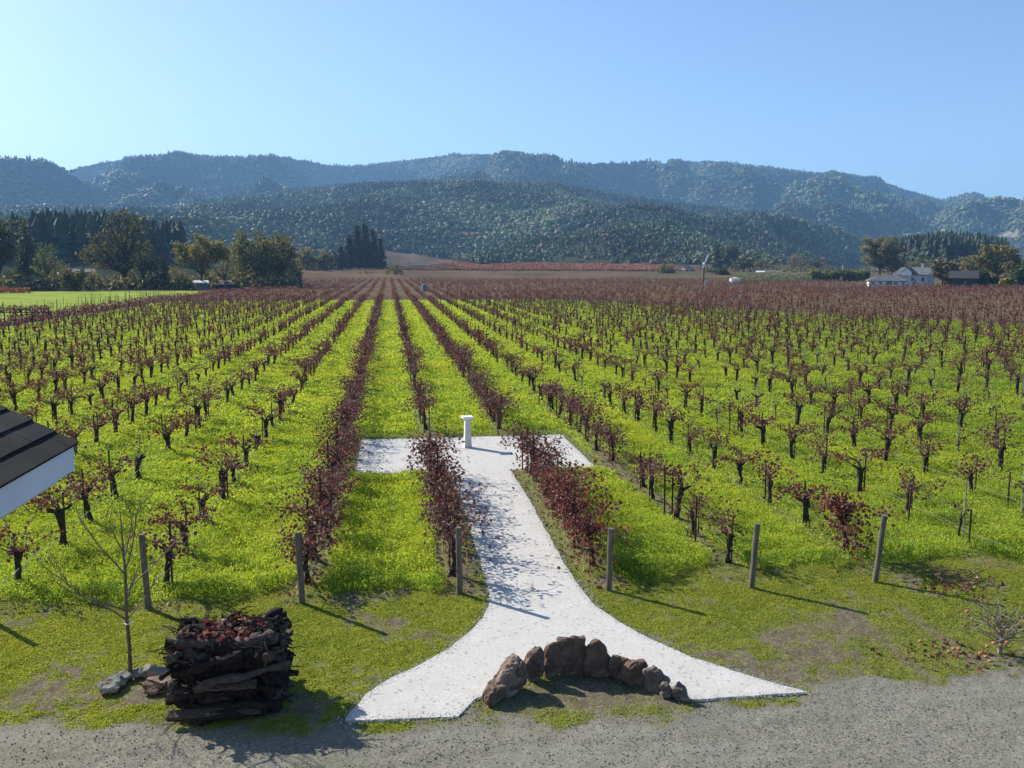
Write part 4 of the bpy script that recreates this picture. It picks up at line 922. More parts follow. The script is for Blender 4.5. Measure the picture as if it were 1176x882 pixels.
for q in range(26):
    a = random.uniform(0, 3.1); p_ = Vector((random.uniform(11.2, 12.6), random.uniform(16.2, 17.0), .05)); d = Vector((math.cos(a), math.sin(a), .15)); cl_.tube([p_, p_ + d * .25, p_ + d * .5 + Vector((0, 0, -.03))], [.012, .009, .005], 5)
tag(cl_.build('cut_canes', M['cane']), 'small heap of pruned canes on the grass near the right edge', 'prunings', kind='stuff')

# ------------------------------------------------------------------ roof corner of the outbuilding at the left
def roof_house():
    ze = 4.75; X0 = -1.74 * (CAM_H - ze); c = at_dist(88, 508, 1); tt = (ze - CAM_H) / ray(88, 508)[2]; q = ray(88, 508) * tt; X0, Y1 = q[0], q[1]; Y0 = Y1 - 9.0; pit = math.radians(29)
    t = thing('outbuilding', 'outbuilding with dark shingle roof and pale grey fascia at the left edge', 'building', (X0 - 3, (Y0 + Y1) / 2, 0)); ox, oy = X0 - 3, (Y0 + Y1) / 2
    W_ = 5.0; fh = .27; sh = MB(); random.seed(2)
    nC = 22; s_ = W_ / math.cos(pit) / nC
    for side in (0, 1):
        for i_ in range(nC):
            a0, a1 = i_ * s_ - .02, (i_ + 1) * s_ + .03
            y = Y0
            while y < Y1 - .01:
                w_ = min(random.uniform(.22, .5), Y1 - y); lift = .020 + random.uniform(0, .004)
                def pt(a, yy, h): 
                    xx = -a * math.cos(pit) - h * math.sin(pit) * -1; zz = a * math.sin(pit) + h * math.cos(pit); 
                    if side: xx = -2 * W_ - xx
                    return (X0 + xx - ox, yy - oy, ze + zz)
                V = [pt(a0, y + .001, lift), pt(a0, y + w_ - .001, lift), pt(a1, y + w_ - .001, .004), pt(a1, y + .001, .004), pt(a0, y + .003, -.012), pt(a0, y + w_ - .003, -.012), pt(a1, y + w_ - .003, -.012), pt(a1, y + .003, -.012)]
                sh.add(V, [(0, 1, 2, 3), (4, 7, 6, 5), (0, 4, 5, 1), (1, 5, 6, 2), (2, 6, 7, 3), (3, 7, 4, 0)]); y += w_
    sh.build('roof', M['shingle'], t)
    fa = MB(); fa.box((X0 - .045 - ox, (Y0 + Y1) / 2 - .01 - oy, ze - fh / 2 - .02), (.035, Y1 - Y0 - .02, fh)); 
    # gutter-less eave board and the raking board on the gable end
    R2 = Matrix.Rotation(pit, 3, 'Y'); 
    for sd_ in (1, -1):
        L = W_ / math.cos(pit); cx = X0 - W_ / 2 if sd_ > 0 else X0 - W_ * 1.5; fa.box((cx - .06 * sd_ - ox, Y1 - .035 - oy, ze + W_ / 2 * math.tan(pit) - fh / 2 + .02), (L - .16, .03, fh * .6), R=Matrix.Rotation(pit * sd_, 4, 'Y'))
    fa.build('fascia', M['greywhite'], t)
    wl = MB(); wl.box((X0 - W_ - ox, (Y0 + Y1) / 2 - .7 - oy, (ze - .3) / 2), (2 * W_ - 1.6, Y1 - Y0 - 1.5, ze - .3))
    wl.box((X0 - W_ - ox, (Y0 + Y1) / 2 - .2 - oy, ze - .31), (2 * W_ - .12, Y1 - Y0 - .5, .03))
    wl.build('wall', M['wallcream'], t)
roof_house()

# ------------------------------------------------------------------ trees of the valley floor
def tree(name, label, px, yb, yt, wpx, style='oak', cols=None, n=1500, group='trees of the valley floor', r=None, limbs=None, seed=1, trunkf=.028, leaf=None, base=.25, bare=False, cat='tree', bark=None):
    if r is None: P = g(px, yb)
    else:
        d = ray(px, 306); k = r / math.hypot(d[0], d[1]); P = Vector((d[0] * k, d[1] * k, 0)); P.z = max(0, float(hill_z(np.array([P.x]), np.array([P.y]))[0]))
    _, py0, dep = proj(P); topz = (yb - yt) * dep / F_PX
    if r is not None: topz = CAM_H + (HORIZ - yt) * dep / F_PX - P.z
    h = topz; hw = wpx / 2 * dep / F_PX; random.seed(seed); U = random.uniform
    t = thing(name, label, cat, P, 0, group); tr, cr = MB(), MB(); LP = []; ls = leaf or h * .028; n = int(n * 1.35)
    cols = cols or [(.085, .08, .038), (.11, .095, .045), (.065, .065, .03)]
    if style in ('oak', 'round', 'bare'):
        r0 = h * trunkf; fork = h * base; tr.tube([(0, 0, -.5), (U(-.2, .2) * r0, 0, fork * .5), (0, 0, fork)], [r0 * 1.3, r0, r0 * .85], 8, rough=.1)
        if limbs is None:
            limbs = []; K = 13 if style != 'round' else 16
            for q in range(K):
                a = 2 * PI * q / K * 1.618 * 2; e = U(.15, 1.0); z = base + .08 + (1 - base - .12) * e; rr = math.sqrt(max(.05, 1 - ((z - .62) / .42) ** 2)) * U(.7, 1.0)
                limbs.append((math.cos(a) * rr, math.sin(a) * rr, z))
            limbs.append((U(-.1, .1), 0, .97))
        for (lx, ly, lz) in limbs:
            e = Vector((lx * hw * .92, ly * hw * .92, lz * h * .97)); s0 = Vector((0, 0, fork * U(.75, 1.0))); m = s0.lerp(e, .5) + Vector((U(-.08, .08) * hw, U(-.08, .08) * hw, U(.0, .10) * h))
            tr.tube([s0, s0.lerp(m, .5) + Vector((U(-.04, .04) * hw, 0, 0)), m, m.lerp(e, .5) + Vector((0, U(-.05, .05) * hw, U(-.02, .03) * h)), e], [r0 * .55, r0 * .42, r0 * .3, r0 * .18, r0 * .08], 5, cap=False)
            for q in range(6):
                a = U(.35, 1); p = (s0.lerp(m, a * 2) if a < .5 else m.lerp(e, a * 2 - 1)); f_ = p + Vector((U(-.22, .22) * hw, U(-.22, .22) * hw, U(-.05, .13) * h)); f_.z = min(f_.z, h * 1.0); tr.tube([p, p.lerp(f_, .5) + Vector((0, 0, .01 * h)), f_], [r0 * .16, r0 * .1, r0 * .05], 4, cap=False)
                LP.append(f_); LP.append(f_.lerp(p, .4))
                if style == 'bare' or bare:
                    for _ in range(3): tr.tube([f_, f_ + Vector((U(-.1, .1) * hw, U(-.1, .1) * hw, U(-.03, .08) * h))], [r0 * .05, r0 * .02], 3, cap=False)
            LP.append(e)
        C = np.array([p[:] for p in LP]); k = rng.integers(0, len(C), n); sg = h * (.048 if style != 'round' else .06) * (.62 if limbs is not None and len(limbs) == 22 else 1); P_ = C[k] + rng.normal(0, sg, (n, 3)) * np.array([1, 1, .75]); ct = rng.uniform(.8, 1.5, (len(C), 1))[k]
        P_[:, 2] = np.clip(P_[:, 2], .03 * h, h * 1.01)
        if style == 'round': 
            m_ = rng.random(n) < .35; P_[m_, 2] *= rng.uniform(.2, 1, m_.sum())
        if n: leaves(cr, P_, rng.uniform(.7, 1.4, n) * ls, palette(n, cols) * ct * 1.25, 0, 4)
    elif style == 'conifer':
        tr.tube([(0, 0, -.5), (0, 0, h * .95)], [h * .018, h * .004], 6)
        for wz in np.arange(.06, .97, .035):
            for q in range(7):
                a = U(0, 2 * PI); L = hw * (1 - wz) ** .8 * U(.6, 1.1) + .02 * h; e = Vector((math.cos(a) * L, math.sin(a) * L, wz * h - L * .25)); s0 = Vector((0, 0, wz * h)); tr.tube([s0, e], [h * .004, h * .001], 3, cap=False)
                m_ = max(3, int(n * (1 - wz) / 95)); f_ = rng.uniform(.15, 1.05, m_)[:, None]; LP.append(np.array(s0[:]) * (1 - f_) + np.array(e[:]) * f_ + rng.normal(0, h * .012, (m_, 3)))
        P_ = np.concatenate(LP + [np.array([[0, 0, h]])]); leaves(cr, P_, rng.uniform(.7, 1.3, len(P_)) * ls, palette(len(P_), cols), 0, 4)
    elif style == 'bush':
        for q in range(7): tr.tube([(0, 0, -.2), (U(-.5, .5) * hw, U(-.5, .5) * hw, h * U(.5, .8))], [h * .02, h * .008], 4, cap=False)
        K = 14; C = np.stack([rng.uniform(-.75, .75, K) * hw, rng.uniform(-.75, .75, K) * hw, rng.uniform(.25, .8, K) * h], -1); C[:, 2] *= 1 - .3 * (C[:, 0] / hw) ** 2; k = rng.integers(0, K, n)
        P_ = C[k] + rng.normal(0, .14, (n, 3)) * np.array([hw, hw, h]); P_[:, 2] = np.clip(P_[:, 2], 0, h); leaves(cr, P_, rng.uniform(.7, 1.4, n) * (leaf or h * .06), palette(n, cols) * rng.uniform(.75, 1.3, (K, 1))[k], 0, 4)
    tr.build('trunk', bark or M['tree_bark'], t)
    if cr.n: cr.build('crown' if style != 'bush' else 'foliage', M['tree_leaf'], t)
    return t
DK = [(.04, .055, .028), (.055, .07, .032), (.03, .042, .024)]; OL = [(.11, .10, .05), (.14, .12, .055), (.085, .08, .04)]; GO = [(.16, .13, .05), (.12, .11, .045), (.19, .15, .06)]
OR = [(.34, .17, .05), (.25, .14, .05), (.17, .13, .05)]; BL = [(.05, .07, .05), (.07, .09, .065)]; PB = [(.22, .17, .13), (.17, .13, .10)]
big = [(-.15, .1, 1.0), (.15, -.1, .98), (.45, .1, .95), (.62, -.1, .93), (-.25, -.2, .88), (.3, .3, .82), (-.5, .1, .78), (.5, -.3, .74), (-.7, -.1, .64), (.6, .2, .60), (-.85, .2, .52), (-.98, -.1, .44), (-.9, .0, .36), (-.6, .5, .5), (-.5, -.6, .45), (.55, .3, .45), (.75, -.2, .36), (-.7, .3, .32), (.5, -.5, .33), (-.3, .7, .7), (.2, -.7, .66), (.35, .1, .26)]
tree('oak_tree', 'huge old oak with dark twisting limbs, tallest tree at the left', 143, 331, 243, 92, 'oak', [(.085, .075, .035), (.06, .058, .028), (.11, .085, .04)], 2900, limbs=big, seed=3, trunkf=.042, base=.22, leaf=.5, bare=True)
tree('fir_tree', 'narrow pale-green fir at the far left', 33, 331, 247, 36, 'conifer', [(.10, .12, .085), (.075, .095, .07)], 2600, seed=4)
tree('oak_tree', 'dark tree cut by the left edge, taller than its neighbour shrubs', 0, 332, 248, 46, 'oak', DK + OL[:1], 2600, seed=5, leaf=.6)
tree('oak_tree', 'rounded green tree just right of the narrow fir', 52, 329, 280, 36, 'round', [(.08, .10, .04), (.10, .12, .045)], 1600, seed=6)
tree('maple_tree', 'small orange autumn tree right of the fir', 54, 327, 295, 30, 'round', OR, 1100, seed=7, trunkf=.02)
tree('oak_tree', 'brownish bare-looking tree right of the orange tree', 72, 327, 298, 22, 'oak', OL + PB, 500, seed=8)
tree('olive_tree', 'low spreading olive-green tree left of the small yellow tree', 86, 334, 307, 30, 'bush', OL, 1300, seed=9, leaf=.5)
tree('young_tree', 'small thin tree between the olive tree and the huge oak', 108, 334, 303, 16, 'oak', GO, 500, seed=10, trunkf=.02)
tree('oak_tree', 'dark narrow tree just right of the huge oak', 168, 332, 282, 26, 'round', DK + OL, 1700, seed=11)
tree('young_tree', 'slim dark tree in the gap right of the huge oak', 189, 332, 292, 18, 'oak', DK + OL, 700, seed=12, trunkf=.02)
tree('oak_tree', 'open golden-olive oak with a leaning dark trunk, left of the shed', 232, 333, 270, 70, 'oak', GO + OL, 3400, seed=13, base=.3, leaf=.55, trunkf=.024)
tree('young_tree', 'small pale-leaved tree left of the golden-olive oak', 206, 333, 300, 22, 'oak', GO, 800, seed=14, trunkf=.018)
tree('bare_tree', 'brownish half-bare tree between the two big rounded oaks', 258, 332, 286, 34, 'oak', OL + PB, 900, seed=15, trunkf=.02, bare=True)
tree('oak_tree', 'broad dense oak with foliage to the ground, right end of the left group', 296, 330, 266, 74, 'round', [(.09, .09, .035), (.12, .11, .045), (.065, .07, .03)], 5600, seed=16, leaf=.6)
tree('oak_tree', 'dense oak crown with a rusty side joined to the broad oak', 322, 329, 273, 46, 'round', [(.09, .08, .035), (.15, .09, .04), (.065, .065, .03)], 2600, seed=17, leaf=.6)
tree('dark_shrub_tree', 'small dark tree at the right foot of the broad oak', 337, 327, 299, 24, 'bush', DK, 900, seed=18)
for i_, (px, yt, wd_, yb_, lb) in enumerate(((10, 312, 30, 333, 'dark low bush under the edge tree'), (40, 316, 34, 332, 'dark bushes at the foot of the fir'), (62, 320, 18, 332, 'low grey-purple bush before the orange tree'), (128, 322, 24, 331, 'low yellowish bush left of the huge trunk'), (178, 321, 36, 332, 'dark undergrowth right of the huge oak'), (275, 318, 22, 331, 'low dark bush against the broad oak'), (214, 324, 22, 333, 'low dark bush below the golden-olive oak'))):
    tree('bush', lb, px, yb_, yt, wd_, 'bush', [DK, DK, PB, GO, DK, DK, DK][i_], 700, seed=30 + i_, cat='bush', group='bushes of the valley floor')
# dark conifers in the middle distance, left of the bare slope
for i_, (px, yt, wd_, lb) in enumerate(((392, 282, 16, 'outer left'), (402, 268, 18, 'second from the left'), (411, 257, 20, 'tallest, near the middle'), (420, 254, 20, 'pointed top, right of the tallest'), (429, 262, 20, 'broad, right part'), (437, 272, 18, 'right edge, shorter'), (384, 289, 16, 'short, far left'))):
    tree('conifer_tree', '%s dark conifer left of the brown slope' % lb, px, 306, yt, wd_, 'conifer', [(.028, .04, .025), (.035, .05, .03)], 2000, seed=50 + i_, r=600 + 9 * i_, group='conifers left of the brown slope', leaf=1.5)
for i_, (px, yt, wd_, c, lb) in enumerate(((352, 284, 26, GO, 'pale oak at the left end beyond the broad oak'), (370, 286, 26, OL, 'olive oak left of the dark conifers'), (360, 294, 24, DK, 'dark low oak between pale oaks and conifers'))):
    tree('oak_tree', lb, px, 306, yt, wd_, 'round', c, 1100, seed=60 + i_, r=560 + 10 * i_, leaf=1.1)
tree('bush', 'lone olive bush in the brown field left of the thin pole', 453, 320, 302, 22, 'bush', OL + GO, 900, seed=70, cat='bush', group='bushes of the valley floor')
tree('bare_tree', 'leafless brown bush left of the lone olive bush', 421, 320, 305, 26, 'bare', None, 0, seed=71, trunkf=.02, base=.08)
tree('oak_tree', 'small grey-brown round tree in front of the red field', 572, 309, 294, 22, 'round', PB + OL, 900, seed=72, leaf=1.3)
tree('oak_tree', 'little dark tree at the left end of the red field', 546, 309, 297, 14, 'round', DK, 500, seed=73, leaf=1.3)
# right side
RT = [('round_bush', 'rounded yellow-green bush left of the tan-roofed house', 765, 319, 302, 24, 'bush', GO + [(.11, .13, .05)], 1400),
      ('conifer_tree', 'dark conifer right of the leaning white blade', 823, 316, 279, 18, 'conifer', DK, 1500), ('cypress_tree', 'broad dark evergreen beside the dark conifer', 838, 316, 280, 26, 'round', DK, 1500),
      ('oak_tree', 'dark round tree above the white water tank', 852, 317, 296, 26, 'round', DK + OL[:1], 1300), ('oak_tree', 'brownish tree right of the dark round tree', 872, 316, 298, 24, 'round', OL, 900),
      ('oak_tree', 'dark low tree behind the white sheds', 886, 314, 300, 22, 'round', DK, 700), ('oak_tree', 'olive round tree left of the far red-leaved tree', 932, 315, 296, 30, 'round', OL + DK, 1100), ('oak_tree', 'tall dull oak at the wood edge, left of the yellow hedge', 913, 315, 292, 26, 'round', OL + PB, 1000),
      ('maple_tree', 'tiny red-orange tree behind the yellow hedge', 945, 312, 301, 9, 'round', [(.4, .12, .05)], 300),
      ('oak_tree', 'big spreading oak behind the white cottage', 1010, 321, 272, 54, 'oak', [(.14, .125, .07), (.17, .15, .08), (.12, .10, .06)], 8500),
      ('oak_tree', 'small brown tree left of the big farmhouse gable', 1032, 321, 299, 26, 'round', OL, 900), ('oak_tree', 'dull tree rising behind the farmhouse roof', 1052, 320, 296, 30, 'round', OL, 1000),
      ('bare_tree', 'bushy half-bare tree between the farmhouse and the dark barn', 1082, 329, 297, 34, 'oak', OL + PB, 2200), ('shrub', 'pale twiggy shrub at the left wall of the barn', 1094, 329, 313, 16, 'bush', PB, 600),
      ('oak_tree', 'wide pale oak behind the dark barn', 1112, 322, 294, 46, 'round', OL + GO, 2400), ('oak_tree', 'tallest pale oak right of the barn', 1145, 326, 282, 56, 'oak', OL + GO, 4200), ('oak_tree', 'pale oak cut by the right edge', 1176, 325, 296, 40, 'round', OL + GO, 1800),
      ('evergreen_bush', 'dense dark green bush in front of the barn end', 1127, 330, 310, 30, 'bush', [(.05, .085, .03), (.07, .11, .035)], 1500), ('yellow_bush', 'small bright yellow bush right of the dense green bush', 1153, 330, 319, 11, 'bush', [(.45, .36, .05)], 500),
      ('evergreen_tree', 'dark blue-green tree at the right edge below the pale oak', 1168, 330, 306, 30, 'round', [(.05, .075, .04), (.07, .095, .05)], 1600),
      ('oak_tree', 'small olive tree left of the farmhouse wood', 792, 315, 301, 20, 'round', OL, 700), ('shrub', 'grey shrub between the tan houses and tank', 817, 319, 309, 16, 'bush', OL + DK, 500), ('shrub', 'dark shrub just left above the water tank', 831, 320, 308, 20, 'bush', DK, 700)]
for i_, (nm, lb, px, yb_, yt, wd_, stl, c, n_) in enumerate(RT):
    tree(nm, lb, px, yb_, yt, wd_, stl, c, n_, seed=80 + i_, leaf=.75 if yb_ > 318 else 1.1, cat='bush' if ('bush' in nm or 'shrub' in nm) else 'tree', trunkf=.03)
for i_ in range(8):
    tree('hedge_bush', ORD[i_] + ' bush from the left in the yellow-green hedge left of the cottage', 934 + i_ * 8.2, 323, 309 + (i_ * 7 % 4) * .6, 13, 'bush', [(.20, .20, .05), (.15, .17, .05)] if i_ < 3 or i_ == 6 else [(.09, .12, .045), (.12, .14, .05)], 600, seed=120 + i_, cat='bush', group='bushes of the yellow-green hedge', leaf=.7)
orc = MB(); n = 5200; px = rng.uniform(845, 932, n); rr_ = rng.uniform(400, 520, n); d = np.array([ray(a, 306)[:2] / math.hypot(*ray(a, 306)[:2]) for a in px]); P = np.stack([d[:, 0] * rr_, d[:, 1] * rr_, rng.uniform(.2, 2.6, n)], -1)
leaves(orc, P, rng.uniform(.6, 1.2, n), palette(n, [(.17, .18, .13), (.13, .15, .10)]), 0, 4); tag(orc.build('young_orchard', M['tree_leaf']), 'band of pale grey-green orchard rows behind the water tank', 'orchard', kind='stuff')
# brush line where field meets the wooded hill
br_ = MB(); n = 28000; px = np.where(rng.random(n) < .5, rng.uniform(-20, 345, n), rng.uniform(-20, 1200, n)); rr_ = np.where(px < 345, rng.uniform(275, 420, n), rng.uniform(640, 760, n)); rr_ = np.where(px > 760, rng.uniform(600, 720, n), rr_); d = np.array([ray(a, 306)[:2] / math.hypot(*ray(a, 306)[:2]) for a in px])
P = np.stack([d[:, 0] * rr_, d[:, 1] * rr_], -1); zz = np.maximum(hill_z(P[:, 0], P[:, 1]), 0); hh_ = fbm(px / 6, px * 0 + 2, 3) * np.where(px < 345, 6.5, 5.5); ok = ~((px > 440) & (px < 790)) 
P = np.stack([P[:, 0], P[:, 1], zz + rng.random(n) * hh_], -1)[ok]; n = len(P); leaves(br_, P, rng.uniform(.8, 1.8, n), palette(n, OL + DK + PB), 0, 4); tag(br_.build('far_brush', M['tree_leaf']), 'scrubby brush along the far field edges below the hills', 'brush', kind='stuff')

# ------------------------------------------------------------------ buildings
def house(name, label, px, yb, wpx, heave, hridge, depth, rz, wall, roof, wins=0, door=False, hip=False, r=None, cat='house', chimney=False, dormer=False):
    P = g(px, yb) if r is None else None
    if P is None:
        d = ray(px, 306); k = r / math.hypot(d[0], d[1]); P = Vector((d[0] * k, d[1] * k, 0)); P.z = max(0, float(hill_z(np.array([P.x]), np.array([P.y]))[0]))
    _, _, dep = proj(P); L = wpx * dep / F_PX; t = thing(name, label, cat, P, rz - math.atan2(P.x, P.y)); he = heave * dep / F_PX; hr = hridge * dep / F_PX; a, b = L / 2, depth / 2
    w_ = MB(); w_.box((0, 0, he / 2 - .3), (L, depth, he + .6))
    if not hip: w_.add([(-a, -b, he), (-a, b, he), (-a, 0, hr - .05), (a, -b, he), (a, b, he), (a, 0, hr - .05)], [(0, 2, 1), (3, 4, 5)])
    w_.build('wall', wall, t); ro = MB(); o_ = .45; rz_ = a * .5 if hip else a + o_; th_ = .18
    top = [(-a - o_, -b - o_, he - .1), (a + o_, -b - o_, he - .1), (a + o_, b + o_, he - .1), (-a - o_, b + o_, he - .1), (-rz_, 0, hr), (rz_, 0, hr)]
    F_ = [(0, 1, 5, 4), (2, 3, 4, 5)]
    if hip: ro.add(top, F_); ro.add(top, [(1, 2, 5), (3, 0, 4)]); ro.add([(x, y, z - th_) for x, y, z in top[:4]] + top[:4], [(0, 3, 2, 1), (0, 1, 5, 4), (1, 2, 6, 5), (2, 3, 7, 6), (3, 0, 4, 7)])
    else:
        lowr = [(x, y, z - th_) for x, y, z in top]; ro.add(top + lowr, [(0, 1, 5, 4), (2, 3, 4, 5), (6, 10, 11, 7), (8, 11, 10, 9), (0, 6, 7, 1), (2, 8, 9, 3), (0, 4, 10, 6), (4, 3, 9, 10), (1, 7, 11, 5), (5, 11, 8, 2)])
    R_ = ro.build('roof', roof, t)
    if chimney: c = MB(); c.box((a * .35, .2, hr + .1), (.8, .8, 2.0)); c.box((a * .35, .2, hr + 1.15), (1.0, 1.0, .2)); c.build('chimney', M['white'], R_)
    for i_ in range(wins):
        x = -a + L * (i_ + .5) / wins; fr = MB(); wz = he * .55; ww, wh = min(1.1, L / wins * .45), min(1.5, he * .42)
        for dx, dz, sx, sz in ((0, wh / 2, ww + .2, .12), (0, -wh / 2, ww + .2, .12), (ww / 2 + .04, 0, .1, wh), (-ww / 2 - .04, 0, .1, wh), (0, 0, .06, wh)): fr.box((x + dx, -b - .03, wz + dz), (sx, .08, sz))
        W_ = fr.build('window', M['white'], t); pn = MB(); pn.box((x, -b - .012, wz), (ww, .03, wh - .1)); pn.build('pane', M['glass'], W_)
    if door:
        dmb = MB(); dmb.box((a * .12, -b - .02, 1.05), (1.0, .06, 2.1)); dmb.build('door', M['roofgrey'], t)
    if dormer:
        dm = MB(); dm.add([(-a * .4 - 1.6, -b - .5, he * .9), (-a * .4 + 1.6, -b - .5, he * .9), (-a * .4 + 1.6, -b - .5, he * 1.25), (-a * .4, -b - .5, hr * .97), (-a * .4 - 1.6, -b - .5, he * 1.25), (-a * .4 - 1.6, b * .2, he * 1.25), (-a * .4 + 1.6, b * .2, he * 1.25)], [(0, 1, 2, 3, 4)]); dm.build('gable', M['white'], t)
        dr = MB(); dr.add([(-a * .4 - 1.9, -b - .8, he * 1.2), (-a * .4, -b - .8, hr), (-a * .4 + 1.9, -b - .8, he * 1.2), (-a * .4 - 1.9, 0, he * 1.2), (-a * .4, 0, hr), (-a * .4 + 1.9, 0, he * 1.2)], [(0, 1, 4, 3), (1, 2, 5, 4)]); o = dr.build('gable_roof', roof, t); m_ = o.modifiers.new('s', 'SOLIDIFY'); m_.thickness = .15
    return t
W, LB = M['white'], mat_simple('pale_blue_wall', (.42, .46, .52), .06, 1, .8, .05, .01)
house('cottage', 'long white cottage with grey hipped roof in front of the big spreading oak', 1018, 329, 40, 7, 13, 7, .12, W, M['roofgrey'], 5, True, True)
house('farmhouse', 'two-storey white farmhouse with grey gables behind the cottage', 1052, 328, 32, 13, 21, 9, -.25, LB, M['roofgrey'], 3, True, False, chimney=True, dormer=True)
house('farmhouse_wing', 'small white gabled wing peeping out left of the farmhouse', 1035, 324, 11, 10, 16, 6, 1.2, W, M['roofgrey'], 1)
house('barn', 'long dark barn half hidden by trees at the right', 1106, 330, 28, 11, 19, 9, 0, M['roofdark'], M['roofdark'], 0, True, cat='barn')
house('tan_house', 'cream house with a tan tiled gable beside the rounded bush', 786, 318, 12, 8, 14, 8, .9, M['wallcream'], M['tile'], 2)
house('tiled_house', 'low house with brown tiled roof left of the pole', 798, 318, 15, 5, 10, 8, .1, M['wallcream'], mat_simple('brown_tile', (.20, .10, .075), .3, 1), 2)
house('grey_shed', 'low blue-grey shed left of the tan house', 779, 319, 11, 3, 5, 5, 0, LB, M['roofgrey'], 1, cat='shed')
house('white_shed', 'small white shed with flat pink-white roof above the orchard band', 873, 318, 8, 5, 7, 6, .2, W, W, 1, cat='shed')
house('white_barn', 'white building with dark openings right of the small white shed', 888, 318, 17, 5, 7.5, 8, 0, W, M['roofgrey'], 4, cat='building')
house('tiny_shed', 'tiny pale shed, rightmost above the orchard band', 905, 317.5, 6, 3, 4.5, 5, 0, W, M['roofgrey'], 0, cat='shed')
house('hut', 'little green hut with a pale roof under the dark tree at the left edge', 7, 331, 11, 11, 14, 3, 0, mat_simple('green_wall', (.12, .17, .12), .1, 1), W, 0, True, hip=True, cat='hut')
house('grey_barn', 'blue-grey flat-roofed building seen between trees left of the huge oak', 97, 324, 22, 12, 15, 10, 0, mat_simple('slate_wall', (.12, .14, .18), .1, 1), M['roofgrey'], 2, cat='barn')
house('shed', 'small grey-green shed with a light roof between the two big oaks', 231, 333, 13, 9, 11, 3, .1, mat_simple('sage_wall', (.13, .15, .12), .1, 1), W, 0, True, cat='shed')
house('red_shed', 'low shed with pinkish roof left of the broad oak', 259, 332, 20, 6, 10, 4, -.1, M['roofdark'], mat_simple('pink_roof', (.32, .19, .16), .2, 1), 0, True, cat='shed')
house('hill_house', 'tiny white house with a pink roof high on the wooded hill', 627, 210, 8, 4, 7, 14, .2, W, mat_simple('salmon_roof', (.55, .25, .2), .1, 1), 3, r=2070)
house('hilltop_house', 'tiny pale house on the slope above the right conifer knoll', 1090, 262, 12, 6, 10, 14, .2, M['wallcream'], W, 3, r=2500)
def watertank():
    P = g(844, 325); _, _, dep = proj(P); R_ = 6.2 * dep / F_PX; H_ = 5 * dep / F_PX; t = thing('water_tank', 'round white water tank with low conical roof in the brown field', 'tank', P)
    b = MB(); b.tube([(0, 0, -.2), (0, 0, H_)], R_, 28); b.build('body', M['white'], t); c = MB(); c.tube([(0, 0, H_ + .003), (0, 0, H_ + .12)], R_ * 1.04, 28); c.tube([(0, 0, H_ + .12), (0, 0, H_ + R_ * .22)], [R_ * 1.03, .15], 28); c.build('lid', M['wallcream'], t)
watertank()
def windmachine():
    P = g(808, 326.5); _, _, dep = proj(P); s_ = dep / F_PX; t = thing('wind_machine', 'tall frost fan mast with a long tilted white blade in the brown field', 'wind machine', P)
    m = MB(); m.tube([(0, 0, -.3), (0, 0, 24 * s_)], [.28, .2], 8); m.build('mast', M['stake'], t)
    h = MB(); h.box((0, 0, 24 * s_), (.9, 1.2, .7)); h.build('gearbox', M['steel'], t)
    b = MB(); u = Vector((.42, 0, 1)).normalized(); R_ = Matrix.Rotation(.40, 4, 'Y')
    for sg in (1, -.55): b.box(Vector((0, -.8, 24 * s_)) + u * sg * 5.5 * s_, (.55, .12, abs(sg) * 11 * s_), R=R_)
    b.build('blade', M['white'], t); e = MB(); e.box((.9, 0, .7), (1.6, 1.3, 1.4)); e.build('engine_box', M['steel'], t)
windmachine()
def pole(px, yb, yt, label, cross=True, rad=.14, mat='stake_pale'):
    P = g(px, yb); _, _, dep = proj(P); h = (yb - yt) * dep / F_PX; t = thing('utility_pole', label, 'pole', P); m = MB(); m.tube([(0, 0, -.4), (0, 0, h)], [rad, rad * .7], 8); m.build('mast', M[mat], t)
    if cross: c = MB(); c.box((0, -rad, h * .93), (2.2, .12, .14)); [c.box((q, -rad, h * .93 + .16), (.1, .1, .2)) for q in (-1, -.4, .4, 1)]; c.build('crossarm', M[mat], t)
pole(470, 319, 300, 'thin pale pole right of the lone olive bush'); pole(967, 322, 304, 'thin white pole rising from farm equipment by the hedge', False, .16, 'white')
pole(822, 318, 303, 'slim dark pole near the dark conifer', True, .12, 'stake')
def boxthing(name, label, cat, px, yb, w_, h_, mat, mat2):
    P = g(px, yb); _, _, dep = proj(P); s_ = dep / F_PX; t = thing(name, label, cat, P); a = MB(); a.box((0, 0, h_ * s_ / 2), (w_ * s_, w_ * s_ * .9, h_ * s_)); a.build('body', mat, t)
    c = MB(); c.box((0, 0, h_ * s_ + .06), (w_ * s_ * 1.12, w_ * s_, .12)); c.build('lid', mat2, t); d = MB(); d.box((-w_ * s_ * .5 - .08, -w_ * s_ * .45, h_ * s_ * .55), (.3, .3, h_ * s_ * 1.1)); d.build('pipe', M['white'], t)
boxthing('pump_box', 'small blue-grey pump cabinet with a white pipe beyond the green rows', 'cabinet', 488, 334, 5, 7, mat_simple('blue_cabinet', (.13, .18, .25), .1, 2), M['steel'])
boxthing('white_cabinet', 'tiny white cabinet standing at the right end of the red field', 'cabinet', 730, 309.8, 3, 5, M['white'], M['white'])
boxthing('field_box', 'white field box at the edge of the brown vines below the water tank', 'box', 851, 343, 3, 3, M['white'], M['white'])
boxthing('valve_box', 'small pale valve box left of the field box', 'box', 842, 344, 4, 1.6, M['steel'], M['steel'])
